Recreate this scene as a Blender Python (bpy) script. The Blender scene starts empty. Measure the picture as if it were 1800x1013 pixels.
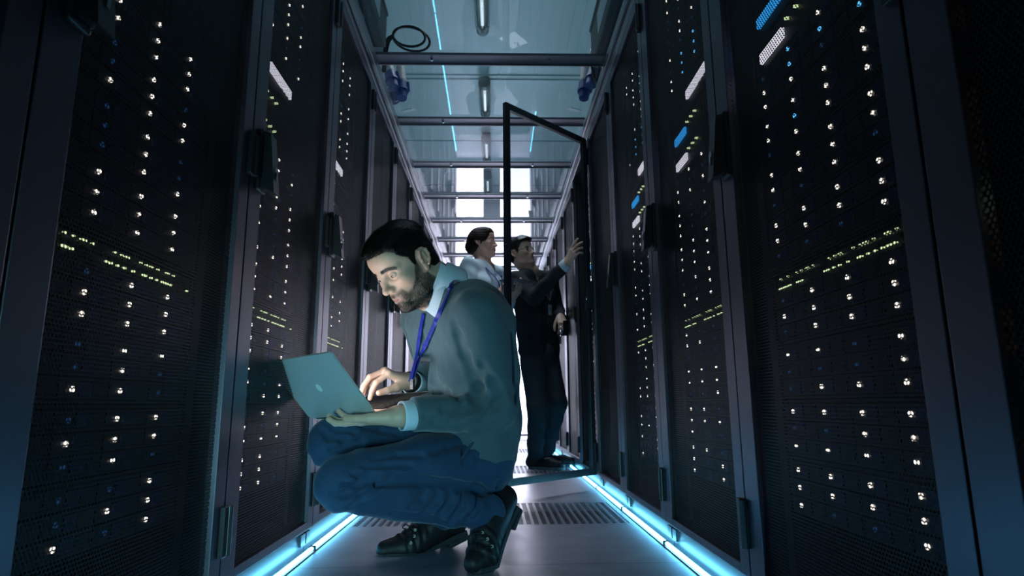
import bpy, bmesh, math, random
import numpy as np
from mathutils import Vector, Matrix

SC = bpy.context.scene
COL = SC.collection
R = math.radians
random.seed(11)

# ------------------------------------------------------------------ camera
CAM_H = 0.4505
F_PX, PITCH, YAW, ROLL = 1080.2785, 0.1869, 0.0287, 0.008
cam_data = bpy.data.cameras.new('camera')
cam = bpy.data.objects.new('camera', cam_data)
COL.objects.link(cam)
cam_data.sensor_width = 36.0
cam_data.lens = F_PX / 1800.0 * 36.0
cam_data.clip_start = 0.02
cam_data.clip_end = 60
cam_data.dof.use_dof = True
cam_data.dof.focus_distance = 1.62
cam_data.dof.aperture_fstop = 5.6
cam.matrix_world = (Matrix.Translation((0, 0, CAM_H)) @ Matrix.Rotation(-YAW, 4, 'Z')
                    @ Matrix.Rotation(math.pi / 2 + PITCH, 4, 'X') @ Matrix.Rotation(-ROLL, 4, 'Z'))
SC.camera = cam

# ------------------------------------------------------------------ light and exposure
SC.view_settings.view_transform = 'Standard'
SC.view_settings.look = 'None'
SC.view_settings.gamma = 1.0
SC.view_settings.use_curve_mapping = False
SC.view_settings.exposure = 0.0
world = bpy.data.worlds.new('world')
SC.world = world
world.use_nodes = True
world.node_tree.nodes['Background'].inputs[0].default_value = (0.10, 0.16, 0.26, 1)
world.node_tree.nodes['Background'].inputs[1].default_value = 0.02

STRIP_POWER = 21.0        # the cyan strips along the floor
END_POWER = 11.0           # the lit doors closing the aisle
LAMP_POWER = 1.0         # tube lamps under the hall ceiling
SCREEN_POWER = 10.0        # laptop screen


def area_light(name, loc, target, sx, sy, power, color):
    d = bpy.data.lights.new(name, 'AREA')
    d.shape = 'RECTANGLE'
    d.size, d.size_y, d.energy, d.color = sx, sy, power, color
    o = bpy.data.objects.new(name, d)
    COL.objects.link(o)
    o.location = loc
    o.rotation_euler = (Vector(target) - Vector(loc)).to_track_quat('-Z', 'Y').to_euler()
    return o


# added overhead fill light for the crouching person, not a fixture of the hall
area_light('overhead_fill_near', (0.1, 0.2, 3.3), (0.0, 1.9, 0.6), 0.8, 0.5, 1.4, (0.45, 0.72, 1.0))
area_light('overhead_fill_aisle', (0.0, 5.2, 3.45), (0.0, 5.2, 0), 0.9, 3.8, 34, (0.90, 0.86, 1.0)).data.spread = R(84)  # added downward fill light for the standing people
# unseen cyan key light, added low behind the camera to light the laptop
area_light('cyan_key_near', (-0.46, -0.55, 0.22), (-0.36, 1.75, 0.42), 0.2, 0.3, 1.9, (0.34, 0.88, 0.95)).data.spread = R(50)
# added teal fill lights above the rack tops, aimed up to brighten the ceiling
area_light('ceiling_fill_left', (-1.25, 4.2, 2.35), (-0.2, 4.2, 3.62), 7.5, 0.3, 10, (0.32, 0.74, 0.88))
area_light('ceiling_fill_right', (1.22, 4.2, 2.35), (0.2, 4.2, 3.62), 7.5, 0.3, 10, (0.32, 0.74, 0.88))

# ------------------------------------------------------------------ helpers


def link(o, parent=None):
    COL.objects.link(o)
    if parent is not None:
        o.parent = parent
    return o


def tag(o, label=None, cat=None, group=None, kind=None):
    if label:
        o['label'] = label
    if cat:
        o['category'] = cat
    if group:
        o['group'] = group
    if kind:
        o['kind'] = kind
    return o


def empty(name, loc=(0, 0, 0), rz=0.0):
    o = bpy.data.objects.new(name, None)
    o.empty_display_size = 0.1
    COL.objects.link(o)
    o.location = loc
    o.rotation_euler = (0, 0, rz)
    return o


def kids(o):
    return [c for c in bpy.data.objects if c.parent == o]


def copy_tree(o, parent=None, tree=None):
    """copy a thing, its parts and their sub-parts (mesh data shared)"""
    c = o.copy()
    COL.objects.link(c)
    if parent is not None:
        c.parent = parent
    for ch in o.children:
        copy_tree(ch, c)
    return c


class MB:
    """collects shapes, then links them as one mesh object"""

    def __init__(self):
        self.v, self.f, self.m = [], [], []

    def add(self, vs, fs, mi=0):
        b = len(self.v)
        self.v.extend([tuple(p) for p in vs])
        for f in fs:
            self.f.append(tuple(b + i for i in f))
            self.m.append(mi)
        return self

    def box(self, a, b, mi=0, bev=0.0):
        x0, y0, z0 = [min(p, q) for p, q in zip(a, b)]
        x1, y1, z1 = [max(p, q) for p, q in zip(a, b)]
        if bev <= 0:
            vs = [(x, y, z) for x in (x0, x1) for y in (y0, y1) for z in (z0, z1)]
            fs = [(0, 1, 3, 2), (4, 6, 7, 5), (0, 4, 5, 1), (2, 3, 7, 6), (0, 2, 6, 4), (1, 5, 7, 3)]
            return self.add(vs, fs, mi)
        bm = bmesh.new()
        bmesh.ops.create_cube(bm, size=1.0)
        for p in bm.verts:
            p.co = Vector(((x0 + x1) / 2 + p.co.x * (x1 - x0), (y0 + y1) / 2 + p.co.y * (y1 - y0), (z0 + z1) / 2 + p.co.z * (z1 - z0)))
        bmesh.ops.bevel(bm, geom=bm.edges[:], offset=bev, segments=2, affect='EDGES', profile=0.5)
        bm.verts.index_update()
        self.add([p.co[:] for p in bm.verts], [[p.index for p in f.verts] for f in bm.faces], mi)
        bm.free()
        return self

    def obox(self, c, ax, ay, az, mi=0):
        """box centred at c with half-axis vectors"""
        c, ax, ay, az = Vector(c), Vector(ax), Vector(ay), Vector(az)
        vs = [c + sx * ax + sy * ay + sz * az for sx in (-1, 1) for sy in (-1, 1) for sz in (-1, 1)]
        fs = [(0, 1, 3, 2), (4, 6, 7, 5), (0, 4, 5, 1), (2, 3, 7, 6), (0, 2, 6, 4), (1, 5, 7, 3)]
        return self.add(vs, fs, mi)

    def quad(self, a, b, c, d, mi=0):
        return self.add([a, b, c, d], [(0, 1, 2, 3)], mi)

    def cyl(self, a, b, r0, r1=None, n=12, mi=0, caps=True):
        r1 = r0 if r1 is None else r1
        a, b = Vector(a), Vector(b)
        d = (b - a).normalized()
        t = Vector((0, 0, 1)) if abs(d.z) < 0.9 else Vector((1, 0, 0))
        u = d.cross(t).normalized()
        w = d.cross(u)
        vs = []
        for p, r in ((a, r0), (b, r1)):
            for i in range(n):
                an = 2 * math.pi * i / n
                vs.append(p + (u * math.cos(an) + w * math.sin(an)) * r)
        fs = [(i, (i + 1) % n, n + (i + 1) % n, n + i) for i in range(n)]
        if caps:
            fs.append(tuple(reversed(range(n))))
            fs.append(tuple(range(n, 2 * n)))
        return self.add(vs, fs, mi)

    def tube(self, pts, r, n=8, mi=0, closed=False):
        pts = [Vector(p) for p in pts]
        m = len(pts)
        rr = r if isinstance(r, (list, tuple)) else [r] * m
        vs = []
        u = None
        for i, p in enumerate(pts):
            if closed:
                d = (pts[(i + 1) % m] - pts[i - 1]).normalized()
            else:
                d = (pts[min(i + 1, m - 1)] - pts[max(i - 1, 0)]).normalized()
            if u is None:
                t = Vector((0, 0, 1)) if abs(d.z) < 0.9 else Vector((1, 0, 0))
                u = d.cross(t).normalized()
            else:
                u = (u - d * u.dot(d)).normalized()
            w = d.cross(u)
            for k in range(n):
                an = 2 * math.pi * k / n
                vs.append(p + (u * math.cos(an) + w * math.sin(an)) * rr[i])
        fs = []
        for i in range(m if closed else m - 1):
            j = (i + 1) % m
            for k in range(n):
                fs.append((i * n + k, i * n + (k + 1) % n, j * n + (k + 1) % n, j * n + k))
        if not closed:
            fs.append(tuple(reversed(range(n))))
            fs.append(tuple(range((m - 1) * n, m * n)))
        return self.add(vs, fs, mi)

    def ribbon(self, pts, side, w, t, mi=0):
        """flat strap along pts, width direction given per point"""
        n = len(pts)
        vs = []
        for i, p in enumerate(pts):
            p = Vector(p)
            d = (Vector(pts[min(i + 1, n - 1)]) - Vector(pts[max(i - 1, 0)])).normalized()
            s = Vector(side[i] if isinstance(side, list) else side)
            s = (s - d * s.dot(d)).normalized()
            nn = d.cross(s)
            for a, b in ((-1, -1), (1, -1), (1, 1), (-1, 1)):
                vs.append(p + s * (w / 2 * a) + nn * (t / 2 * b))
        fs = []
        for i in range(n - 1):
            for k in range(4):
                fs.append((i * 4 + k, i * 4 + (k + 1) % 4, i * 4 + 4 + (k + 1) % 4, i * 4 + 4 + k))
        fs.append((3, 2, 1, 0))
        fs.append(tuple(4 * (n - 1) + k for k in range(4)))
        return self.add(vs, fs, mi)

    def build(self, name, mats, parent=None, smooth=False, kind=None):
        me = bpy.data.meshes.new(name)
        me.from_pydata(self.v, [], self.f)
        mats = mats if isinstance(mats, (list, tuple)) else [mats]
        for m in mats:
            me.materials.append(m)
        if len(mats) > 1:
            me.polygons.foreach_set('material_index', self.m)
        if smooth:
            me.polygons.foreach_set('use_smooth', [True] * len(self.f))
        me.update()
        o = bpy.data.objects.new(name, me)
        link(o, parent)
        if kind:
            o['kind'] = kind
        return o


# ------------------------------------------------------------------ materials
M = {}


def mat(name, color=(0.5, 0.5, 0.5), rough=0.5, metal=0.0, spec=0.5, noise=0.0, nscale=40.0, bump=0.0, bscale=200.0,
        emit=None, estr=0.0, sheen=0.0, sss=0.0):
    m = bpy.data.materials.new(name)
    m.use_nodes = True
    nt = m.node_tree
    b = nt.nodes['Principled BSDF']
    b.inputs['Base Color'].default_value = (*color, 1)
    b.inputs['Roughness'].default_value = rough
    b.inputs['Metallic'].default_value = metal
    b.inputs['Specular IOR Level'].default_value = spec
    if sheen:
        b.inputs['Sheen Weight'].default_value = sheen
        b.inputs['Sheen Roughness'].default_value = 0.4
    if sss:
        b.inputs['Subsurface Weight'].default_value = sss
        b.inputs['Subsurface Radius'].default_value = (0.012, 0.004, 0.002)
        b.inputs['Subsurface Scale'].default_value = 0.4
    if emit:
        b.inputs['Emission Color'].default_value = (*emit, 1)
        b.inputs['Emission Strength'].default_value = estr
    tc = nt.nodes.new('ShaderNodeTexCoord')
    if noise:
        n = nt.nodes.new('ShaderNodeTexNoise')
        n.inputs['Scale'].default_value = nscale
        n.inputs['Detail'].default_value = 5
        nt.links.new(tc.outputs['Object'], n.inputs['Vector'])
        mr = nt.nodes.new('ShaderNodeMapRange')
        mr.inputs['From Min'].default_value = 0.3
        mr.inputs['From Max'].default_value = 0.7
        mr.inputs['To Min'].default_value = 1 - noise
        mr.inputs['To Max'].default_value = 1 + noise
        nt.links.new(n.outputs['Fac'], mr.inputs['Value'])
        vm = nt.nodes.new('ShaderNodeVectorMath')
        vm.operation = 'SCALE'
        vm.inputs[0].default_value = color
        nt.links.new(mr.outputs['Result'], vm.inputs['Scale'])
        nt.links.new(vm.outputs['Vector'], b.inputs['Base Color'])
    if bump:
        n2 = nt.nodes.new('ShaderNodeTexNoise')
        n2.inputs['Scale'].default_value = bscale
        n2.inputs['Detail'].default_value = 4
        nt.links.new(tc.outputs['Object'], n2.inputs['Vector'])
        bp = nt.nodes.new('ShaderNodeBump')
        bp.inputs['Strength'].default_value = bump
        bp.inputs['Distance'].default_value = 0.002
        nt.links.new(n2.outputs['Fac'], bp.inputs['Height'])
        nt.links.new(bp.outputs['Normal'], b.inputs['Normal'])
    M[name] = m
    return m


def emitter(name, color, strength, sample=True):
    m = bpy.data.materials.new(name)
    m.use_nodes = True
    nt = m.node_tree
    nt.nodes.clear()
    e = nt.nodes.new('ShaderNodeEmission')
    e.inputs[0].default_value = (*color, 1)
    e.inputs[1].default_value = strength
    o = nt.nodes.new('ShaderNodeOutputMaterial')
    nt.links.new(e.outputs[0], o.inputs[0])
    if not sample:
        m.cycles.emission_sampling = 'NONE'
    M[name] = m
    return m


def glass_pane(name, tint=(0.9, 0.97, 1.0), ior=1.8, rough=0.0):
    """thin pane: transparent with a Fresnel reflection on the side that is met first"""
    m = bpy.data.materials.new(name)
    m.use_nodes = True
    nt = m.node_tree
    nt.nodes.clear()
    N, L = nt.nodes.new, nt.links.new
    fr = N('ShaderNodeFresnel')
    fr.inputs[0].default_value = ior
    ge = N('ShaderNodeNewGeometry')
    sub = N('ShaderNodeMath')
    sub.operation = 'SUBTRACT'
    sub.inputs[0].default_value = 1.0
    L(ge.outputs['Backfacing'], sub.inputs[1])
    mul = N('ShaderNodeMath')
    mul.operation = 'MULTIPLY'
    L(fr.outputs[0], mul.inputs[0])
    L(sub.outputs[0], mul.inputs[1])
    tr = N('ShaderNodeBsdfTransparent')
    tr.inputs[0].default_value = (*tint, 1)
    gl = N('ShaderNodeBsdfGlossy')
    gl.inputs['Roughness'].default_value = rough
    mx = N('ShaderNodeMixShader')
    L(mul.outputs[0], mx.inputs[0])
    L(tr.outputs[0], mx.inputs[1])
    L(gl.outputs[0], mx.inputs[2])
    o = N('ShaderNodeOutputMaterial')
    L(mx.outputs[0], o.inputs[0])
    M[name] = m
    return m


def mesh_panel_material(name, pitch, radius, color):
    """perforated sheet steel: hexagonal rows of round-cornered holes, laid out in object space"""
    m = bpy.data.materials.new(name)
    m.use_nodes = True
    nt = m.node_tree
    N, L = nt.nodes.new, nt.links.new
    b = nt.nodes['Principled BSDF']
    b.inputs['Base Color'].default_value = (*color, 1)
    b.inputs['Roughness'].default_value = 0.46
    b.inputs['Specular IOR Level'].default_value = 0.25
    b.inputs['Metallic'].default_value = 0.0
    tc = N('ShaderNodeTexCoord')
    sp = N('ShaderNodeSeparateXYZ')
    L(tc.outputs['Object'], sp.inputs[0])

    def ma(op, a, b_=None, c=None):
        n = N('ShaderNodeMath')
        n.operation = op
        for i, x in enumerate((a, b_, c)):
            if x is None:
                continue
            if isinstance(x, (int, float)):
                n.inputs[i].default_value = x
            else:
                L(x, n.inputs[i])
        return n.outputs[0]
    x = ma('DIVIDE', sp.outputs[0], pitch)
    z = ma('DIVIDE', sp.outputs[2], pitch * math.sqrt(3))

    def lattice(ox, oz):
        fx = ma('SUBTRACT', ma('FRACT', ma('ADD', x, 100 + ox)), 0.5)
        fz = ma('MULTIPLY', ma('SUBTRACT', ma('FRACT', ma('ADD', z, 100 + oz)), 0.5), math.sqrt(3))
        ax, az = ma('ABSOLUTE', fx), ma('ABSOLUTE', fz)
        # hexagonal norm, hexagons with flat sides between neighbours
        h = ma('MAXIMUM', ax, ma('ADD', ma('MULTIPLY', ax, 0.5), ma('MULTIPLY', az, math.sqrt(3) / 2)))
        return h
    d = ma('MINIMUM', lattice(0, 0), lattice(0.5, 0.5))
    hole = ma('LESS_THAN', d, radius)
    tr = N('ShaderNodeBsdfTransparent')
    mx = N('ShaderNodeMixShader')
    L(hole, mx.inputs[0])
    L(b.outputs[0], mx.inputs[1])
    L(tr.outputs[0], mx.inputs[2])
    L(mx.outputs[0], nt.nodes['Material Output'].inputs[0])
    M[name] = m
    return m


mat('black_steel', (0.030, 0.031, 0.036), rough=0.36, spec=0.55)
mat('inner_black', (0.012, 0.012, 0.014), rough=0.7)
mat('frame_steel', (0.145, 0.14, 0.18), rough=0.40, metal=0.92)
mat('rail_metal', (0.30, 0.31, 0.34), rough=0.35, metal=0.8)
mat('beam_metal', (0.17, 0.17, 0.20), rough=0.45, metal=0.5)
mat('plinth_steel', (0.055, 0.058, 0.066), rough=0.3, metal=0.4)
mat('handle_black', (0.016, 0.017, 0.018), rough=0.35)
mat('chrome', (0.7, 0.7, 0.72), rough=0.2, metal=1.0)
mat('chassis', (0.010, 0.010, 0.012), rough=0.55)
mat('drive_dark', (0.011, 0.011, 0.014), rough=0.5)
mat('latch_navy', (0.012, 0.014, 0.13), rough=0.4)
mat('gray_box', (0.09, 0.10, 0.11), rough=0.5)
mat('cable_black', (0.012, 0.012, 0.013), rough=0.5)
mat('plug_blue', (0.015, 0.06, 0.26), rough=0.4)
mat('plug_gray', (0.50, 0.49, 0.50), rough=0.5)
mat('label_white', (0.75, 0.75, 0.78), rough=0.6)
mat('copper', (0.40, 0.20, 0.09), rough=0.45, metal=0.4)
mesh_panel_material('mesh_steel', 0.0075, 0.385, (0.018, 0.018, 0.022))
glass_pane('roof_glass', (0.88, 0.97, 0.98), 1.7)
glass_pane('door_glass', (0.84, 0.87, 0.88), 1.6)
emitter('led_white', (1.0, 0.90, 0.80), 2.8, False)
emitter('led_warm', (1.0, 0.55, 0.22), 0.9, False)
emitter('led_blue', (0.10, 0.50, 1.0), 2.2, False)
emitter('led_dim', (0.03, 0.12, 0.35), 0.30, False)
emitter('led_green', (0.78, 1.0, 0.52), 1.5, False)
emitter('plate_white', (0.88, 0.86, 1.0), 1.7, False)
emitter('plate_blue', (0.03, 0.36, 0.92), 1.6, False)
emitter('strip_light', (0.14, 0.62, 1.0), STRIP_POWER)
emitter('end_light', (0.82, 0.81, 1.0), END_POWER)
emitter('lamp_glow', (0.9, 0.93, 1.0), LAMP_POWER)
mat('strip_fitting', (0.06, 0.07, 0.08), rough=0.4)
# ------------------------------------------------------------------ the setting
XL, XR = -0.58, 0.549            # planes of the rack doors left and right
PITCH_Y, G0 = 0.671, 0.729       # rack width and the first gap


def gap(k):
    return G0 + PITCH_Y * k


Y_END = 9.06
TILES = [(2.455, 2.99), (4.20, 4.735), (5.945, 6.48), (7.69, 8.225)]   # perforated floor tiles
TX0, TX1 = -0.555, 0.525


def floor_material():
    m = mat('floor_tile', (0.30, 0.29, 0.36), rough=0.36)
    nt = m.node_tree
    N, L = nt.nodes.new, nt.links.new
    b = nt.nodes['Principled BSDF']
    tc = N('ShaderNodeTexCoord')
    sp = N('ShaderNodeSeparateXYZ')
    L(tc.outputs['Object'], sp.inputs[0])
    # seams between the raised floor tiles
    fr = N('ShaderNodeMath'); fr.operation = 'MULTIPLY_ADD'
    fr.inputs[1].default_value = 1 / 0.5817
    fr.inputs[2].default_value = 20 - 2.4475 / 0.5817
    L(sp.outputs[1], fr.inputs[0])
    f2 = N('ShaderNodeMath'); f2.operation = 'FRACT'
    L(fr.outputs[0], f2.inputs[0])
    lt = N('ShaderNodeMath'); lt.operation = 'LESS_THAN'; lt.inputs[1].default_value = 0.006
    L(f2.outputs[0], lt.inputs[0])
    n = N('ShaderNodeTexNoise'); n.inputs['Scale'].default_value = 9; n.inputs['Detail'].default_value = 7
    L(tc.outputs['Object'], n.inputs['Vector'])
    n3 = N('ShaderNodeTexNoise'); n3.inputs['Scale'].default_value = 160; n3.inputs['Detail'].default_value = 2
    L(tc.outputs['Object'], n3.inputs['Vector'])
    ad = N('ShaderNodeMath'); ad.operation = 'MULTIPLY_ADD'; ad.inputs[1].default_value = 0.25
    L(n3.outputs['Fac'], ad.inputs[0]); L(n.outputs['Fac'], ad.inputs[2])
    cr = N('ShaderNodeValToRGB')
    cr.color_ramp.elements[0].position, cr.color_ramp.elements[0].color = 0.4, (0.34, 0.33, 0.40, 1)
    cr.color_ramp.elements[1].position, cr.color_ramp.elements[1].color = 0.85, (0.50, 0.48, 0.56, 1)
    L(ad.outputs[0], cr.inputs[0])
    mx = N('ShaderNodeMixRGB'); mx.inputs[2].default_value = (0.10, 0.10, 0.12, 1)
    L(lt.outputs[0], mx.inputs[0]); L(cr.outputs[0], mx.inputs[1])
    L(mx.outputs[0], b.inputs['Base Color'])
    mr = N('ShaderNodeMapRange'); mr.inputs['To Min'].default_value = 0.28; mr.inputs['To Max'].default_value = 0.48
    L(n.outputs['Fac'], mr.inputs['Value']); L(mr.outputs[0], b.inputs['Roughness'])
    return m


floor_material()
mat('hall_wall', (0.20, 0.21, 0.23), rough=0.7)
fl = MB()
ys = [-2.2]
for a, b in TILES:
    ys += [a, b]
ys.append(11.5)
for i in range(0, len(ys), 2):
    fl.box((-4.2, ys[i], -0.04), (4.2, ys[i + 1], 0.0))
for a, b in TILES:
    fl.box((-4.2, a, -0.04), (TX0, b, 0.0))
    fl.box((TX1, a, -0.04), (4.2, b, 0.0))
fl.build('floor', M['floor_tile'], kind='structure')
# plenum under the perforated tiles
pm = MB()
for a, b in TILES:
    x0, x1, z = TX0 - 0.02, TX1 + 0.02, -0.45
    pm.box((x0, a - 0.02, z - 0.02), (x1, b + 0.02, z))
    pm.box((x0 - 0.02, a - 0.02, z), (x0, b + 0.02, -0.041)); pm.box((x1, a - 0.02, z), (x1 + 0.02, b + 0.02, -0.041))
    pm.box((x0, a - 0.04, z), (x1, a - 0.02, -0.041)); pm.box((x0, b + 0.02, z), (x1, b + 0.04, -0.041))
pm.build('floor_underside', M['inner_black'], kind='structure')


def ceiling_material():
    m = mat('ceiling_board', (0.55, 0.58, 0.60), rough=0.45)
    nt = m.node_tree
    N, L = nt.nodes.new, nt.links.new
    b = nt.nodes['Principled BSDF']
    tc = N('ShaderNodeTexCoord')
    sp = N('ShaderNodeSeparateXYZ'); L(tc.outputs['Object'], sp.inputs[0])
    mu = N('ShaderNodeMath'); mu.operation = 'MULTIPLY'; mu.inputs[1].default_value = 1 / 0.09
    L(sp.outputs[0], mu.inputs[0])
    no = N('ShaderNodeTexNoise'); no.noise_dimensions = '1D'; no.inputs['Scale'].default_value = 1.0
    fl_ = N('ShaderNodeMath'); fl_.operation = 'FLOOR'; L(mu.outputs[0], fl_.inputs[0])
    L(fl_.outputs[0], no.inputs['W'])
    cr = N('ShaderNodeValToRGB')
    cr.color_ramp.elements[0].position, cr.color_ramp.elements[0].color = 0.3, (0.46, 0.49, 0.51, 1)
    cr.color_ramp.elements[1].position, cr.color_ramp.elements[1].color = 0.7, (0.62, 0.65, 0.67, 1)
    L(no.outputs['Fac'], cr.inputs[0]); L(cr.outputs[0], b.inputs['Base Color'])
    return m


ceiling_material()
CZ = 3.62
ce = MB()
x = -4.2
k = 0
while x < 4.2 - 1e-6:              # boards with a rib between them
    ce.box((x, -2.2, CZ), (x + 0.0865, 11.5, CZ + 0.03))
    ce.box((x + 0.0865, -2.2, CZ + 0.004), (x + 0.09, 11.5, CZ + 0.03))
    x += 0.09
ce.build('ceiling', M['ceiling_board'], kind='structure')
t = MB()
for y in (5.52, 5.60, 7.05, 8.6):   # cover strips across the boards
    t.box((-4.2, y, CZ - 0.012), (4.2, y + 0.03, CZ))
t.build('trim_1', M['ceiling_board'], kind='structure')
for nm, a, b in (('wall_left', (-4.26, -2.2, -0.04), (-4.2, 11.5, CZ + 0.03)), ('wall_right', (4.2, -2.2, -0.04), (4.26, 11.5, CZ + 0.03)),
                 ('wall_far', (-4.26, 11.5, -0.04), (4.26, 11.56, CZ + 0.03)), ('wall_near', (-4.26, -2.26, -0.04), (4.26, -2.2, CZ + 0.03))):
    MB().box(a, b).build(nm, M['hall_wall'], kind='structure')

# rails along the tops of both rack rows
for nm, x, s in (('trim_left', XL, 1), ('trim_right', XR, -1)):
    t = MB()
    t.box((x - 0.06 * s, -1.3, 2.002), (x, Y_END, 2.046), bev=0.003)
    t.box((x - 0.06 * s, -1.3, 2.052), (x + 0.012 * s, Y_END, 2.098), bev=0.003)
    t.box((x - 0.07 * s, -1.3, 2.0), (x - 0.008 * s, Y_END, 2.10), 1)
    t.build(nm, [M['rail_metal'], M['inner_black']], kind='structure')

# glass panes of the aisle roof, one per bay
ORD = ['zeroth', 'first', 'second', 'third', 'fourth', 'fifth', 'sixth', 'seventh', 'eighth', 'ninth', 'tenth', 'eleventh', 'twelfth', 'thirteenth',
       'fourteenth', 'fifteenth', 'sixteenth', 'seventeenth']
for n in range(-2, 10):
    y0, y1 = 2.782 + PITCH_Y * n, 2.782 + PITCH_Y * (n + 1)
    y1 = min(y1, Y_END)
    MB().box((XL - 0.045, y0 + 0.002, 2.1165), (XR + 0.045, y1 - 0.002, 2.1225)).build('window_%d' % (n + 3), M['roof_glass'], kind='structure')

# crossbeams under the roof
for n in range(-2, 10):
    y = 2.700 + PITCH_Y * n
    if y > Y_END:
        break
    b = MB()
    b.box((XL + 0.0125, y, 2.1025), (XR - 0.0125, y + 0.080, 2.116), bev=0.002)
    b.box((XL + 0.0125, y + 0.074, 2.094), (XR - 0.0125, y + 0.080, 2.1045))
    o = b.build('roof_crossbeam', M['beam_metal'])
    c = empty('roof_crossbeam')
    bpy.data.objects.remove(c)
    for bx in (-0.303, 0.269):
        q = MB()
        q.cyl((bx, y + 0.038, 2.098), (bx, y + 0.038, 2.103), 0.0080, n=12)
        q.cyl((bx, y + 0.038, 2.093), (bx, y + 0.038, 2.098), 0.0050, n=6)
        q.build('bolt', M['chrome'], o)
    lab = ('gray metal crossbeam in view nearest the camera, spanning the glass aisle roof' if n == 0 else
           'gray metal crossbeam across the glass roof, %s counted from the camera' % ORD[n + 1]) if n >= 0 else \
          'gray metal crossbeam of the glass roof, %s above the picture' % ('just' if n == -1 else 'farther')
    tag(o, lab, 'beam', 'crossbeams of the aisle roof')

# lit glass doors closing the far end of the aisle
d = MB()
W0, W1 = XL, XR
d.box((W0, Y_END, 0), (W1, Y_END + 0.05, 0.03)); d.box((W0, Y_END, 2.0), (W1, Y_END + 0.05, 2.10))
d.box((-0.17, Y_END, 0.03), (0.09, Y_END + 0.05, 1.0)); d.box((W0, Y_END, 1.0), (W1, Y_END + 0.04, 1.02))
dr = d.build('door_1', M['plug_gray'], kind='structure')
MB().box((W0, Y_END + 0.01, 0.03), (-0.17, Y_END + 0.03, 1.0)).build('door_glazing', M['end_light'], dr)
MB().box((0.09, Y_END + 0.01, 0.03), (W1, Y_END + 0.03, 1.0)).build('door_glazing', M['end_light'], dr)
MB().box((W0, Y_END + 0.01, 1.02), (W1, Y_END + 0.03, 2.0)).build('door_glazing', M['end_light'], dr)

t = MB()
t.box((XL - 0.10, gap(12) + 0.002, 0), (XL, Y_END + 0.05, 2.0)); t.box((XR, gap(12) + 0.002, 0), (XR + 0.10, Y_END + 0.05, 2.0))
t.build('trim_2', M['frame_steel'], kind='structure')

# ------------------------------------------------------------------ perforated floor tiles


def grille_material():
    m = mat('grille_steel', (0.34, 0.33, 0.40), rough=0.4)
    nt = m.node_tree
    N, L = nt.nodes.new, nt.links.new
    b = nt.nodes['Principled BSDF']
    tc = N('ShaderNodeTexCoord'); sp = N('ShaderNodeSeparateXYZ'); L(tc.outputs['Object'], sp.inputs[0])

    def fr(sock, period, width):
        a = N('ShaderNodeMath'); a.operation = 'DIVIDE'; a.inputs[1].default_value = period; L(sock, a.inputs[0])
        f = N('ShaderNodeMath'); f.operation = 'FRACT'; L(a.outputs[0], f.inputs[0])
        g = N('ShaderNodeMath'); g.operation = 'LESS_THAN'; g.inputs[1].default_value = width; L(f.outputs[0], g.inputs[0])
        return g.outputs[0]
    mu = N('ShaderNodeMath'); mu.operation = 'MULTIPLY'
    L(fr(sp.outputs[0], 0.030, 0.66), mu.inputs[0]); L(fr(sp.outputs[1], 0.022, 0.74), mu.inputs[1])
    tr = N('ShaderNodeBsdfTransparent'); mx = N('ShaderNodeMixShader')
    L(mu.outputs[0], mx.inputs[0]); L(b.outputs[0], mx.inputs[1]); L(tr.outputs[0], mx.inputs[2])
    L(mx.outputs[0], nt.nodes['Material Output'].inputs[0])
    return m


grille_material()
for i, (a, b) in enumerate(TILES):
    g = MB()
    g.box((TX0 + 0.01, a + 0.01, -0.008), (TX1 - 0.01, b - 0.01, -0.0005), 0)
    g.box((TX0, a, -0.02), (TX0 + 0.01, b, 0.0), 1); g.box((TX1 - 0.01, a, -0.02), (TX1, b, 0.0), 1)
    g.box((TX0 + 0.01, a, -0.02), (TX1 - 0.01, a + 0.01, 0.0), 1); g.box((TX0 + 0.01, b - 0.01, -0.02), (TX1 - 0.01, b, 0.0), 1)
    o = g.build('floor_grille', [M['grille_steel'], M['floor_tile']])
    tag(o, ['perforated floor grille across the aisle just behind the crouching person',
            'perforated floor grille under the shoes of the standing person in black',
            'perforated floor grille beyond the two standing people, mid aisle',
            'perforated floor grille just before the lit end doors'][i], 'floor vent', 'perforated floor grilles')
# ------------------------------------------------------------------ server racks
# rack space: x = across the front from the viewer's left, y = depth into the rack, z = up
RW, RH, RD = PITCH_Y, 2.0, 1.05
U0, U1, MZ0, MZ1 = 0.074, 0.617, 0.097, 1.948        # window of perforated steel in the door
SV = 0.071                                          # depth of the unit fronts behind the door face


def make_rack():
    root = empty('server_rack')
    b = MB()
    b.box((0.004, 0.03, 0.07), (0.018, RD, RH)); b.box((RW - 0.018, 0.03, 0.07), (RW - 0.004, RD, RH))
    b.box((0.018, 0.03, RH - 0.02), (RW - 0.018, RD, RH)); b.box((0.018, 0.03, 0.07), (RW - 0.018, RD, 0.09))
    b.box((0.018, RD - 0.01, 0.09), (RW - 0.018, RD, RH - 0.02))
    b.build('cabinet_body', M['inner_black'], root)
    for x in (0.062, RW - 0.062):
        MB().box((x - 0.016, SV - 0.006, 0.09), (x + 0.016, SV + 0.02, RH - 0.02)).build('mounting_rail', M['chassis'], root)
    p = MB()
    p.box((0.002, 0.024, 0.0), (RW - 0.002, RD, 0.069), bev=0.002)
    p.box((RW - 0.05, 0.018, 0.022), (RW - 0.006, 0.024, 0.056)); p.box((0.006, 0.018, 0.022), (0.045, 0.024, 0.056))
    p.box((0.002, 0.012, 0.066), (RW - 0.002, 0.024, 0.0725))
    p.build('plinth', M['plinth_steel'], root)
    return root


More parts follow.
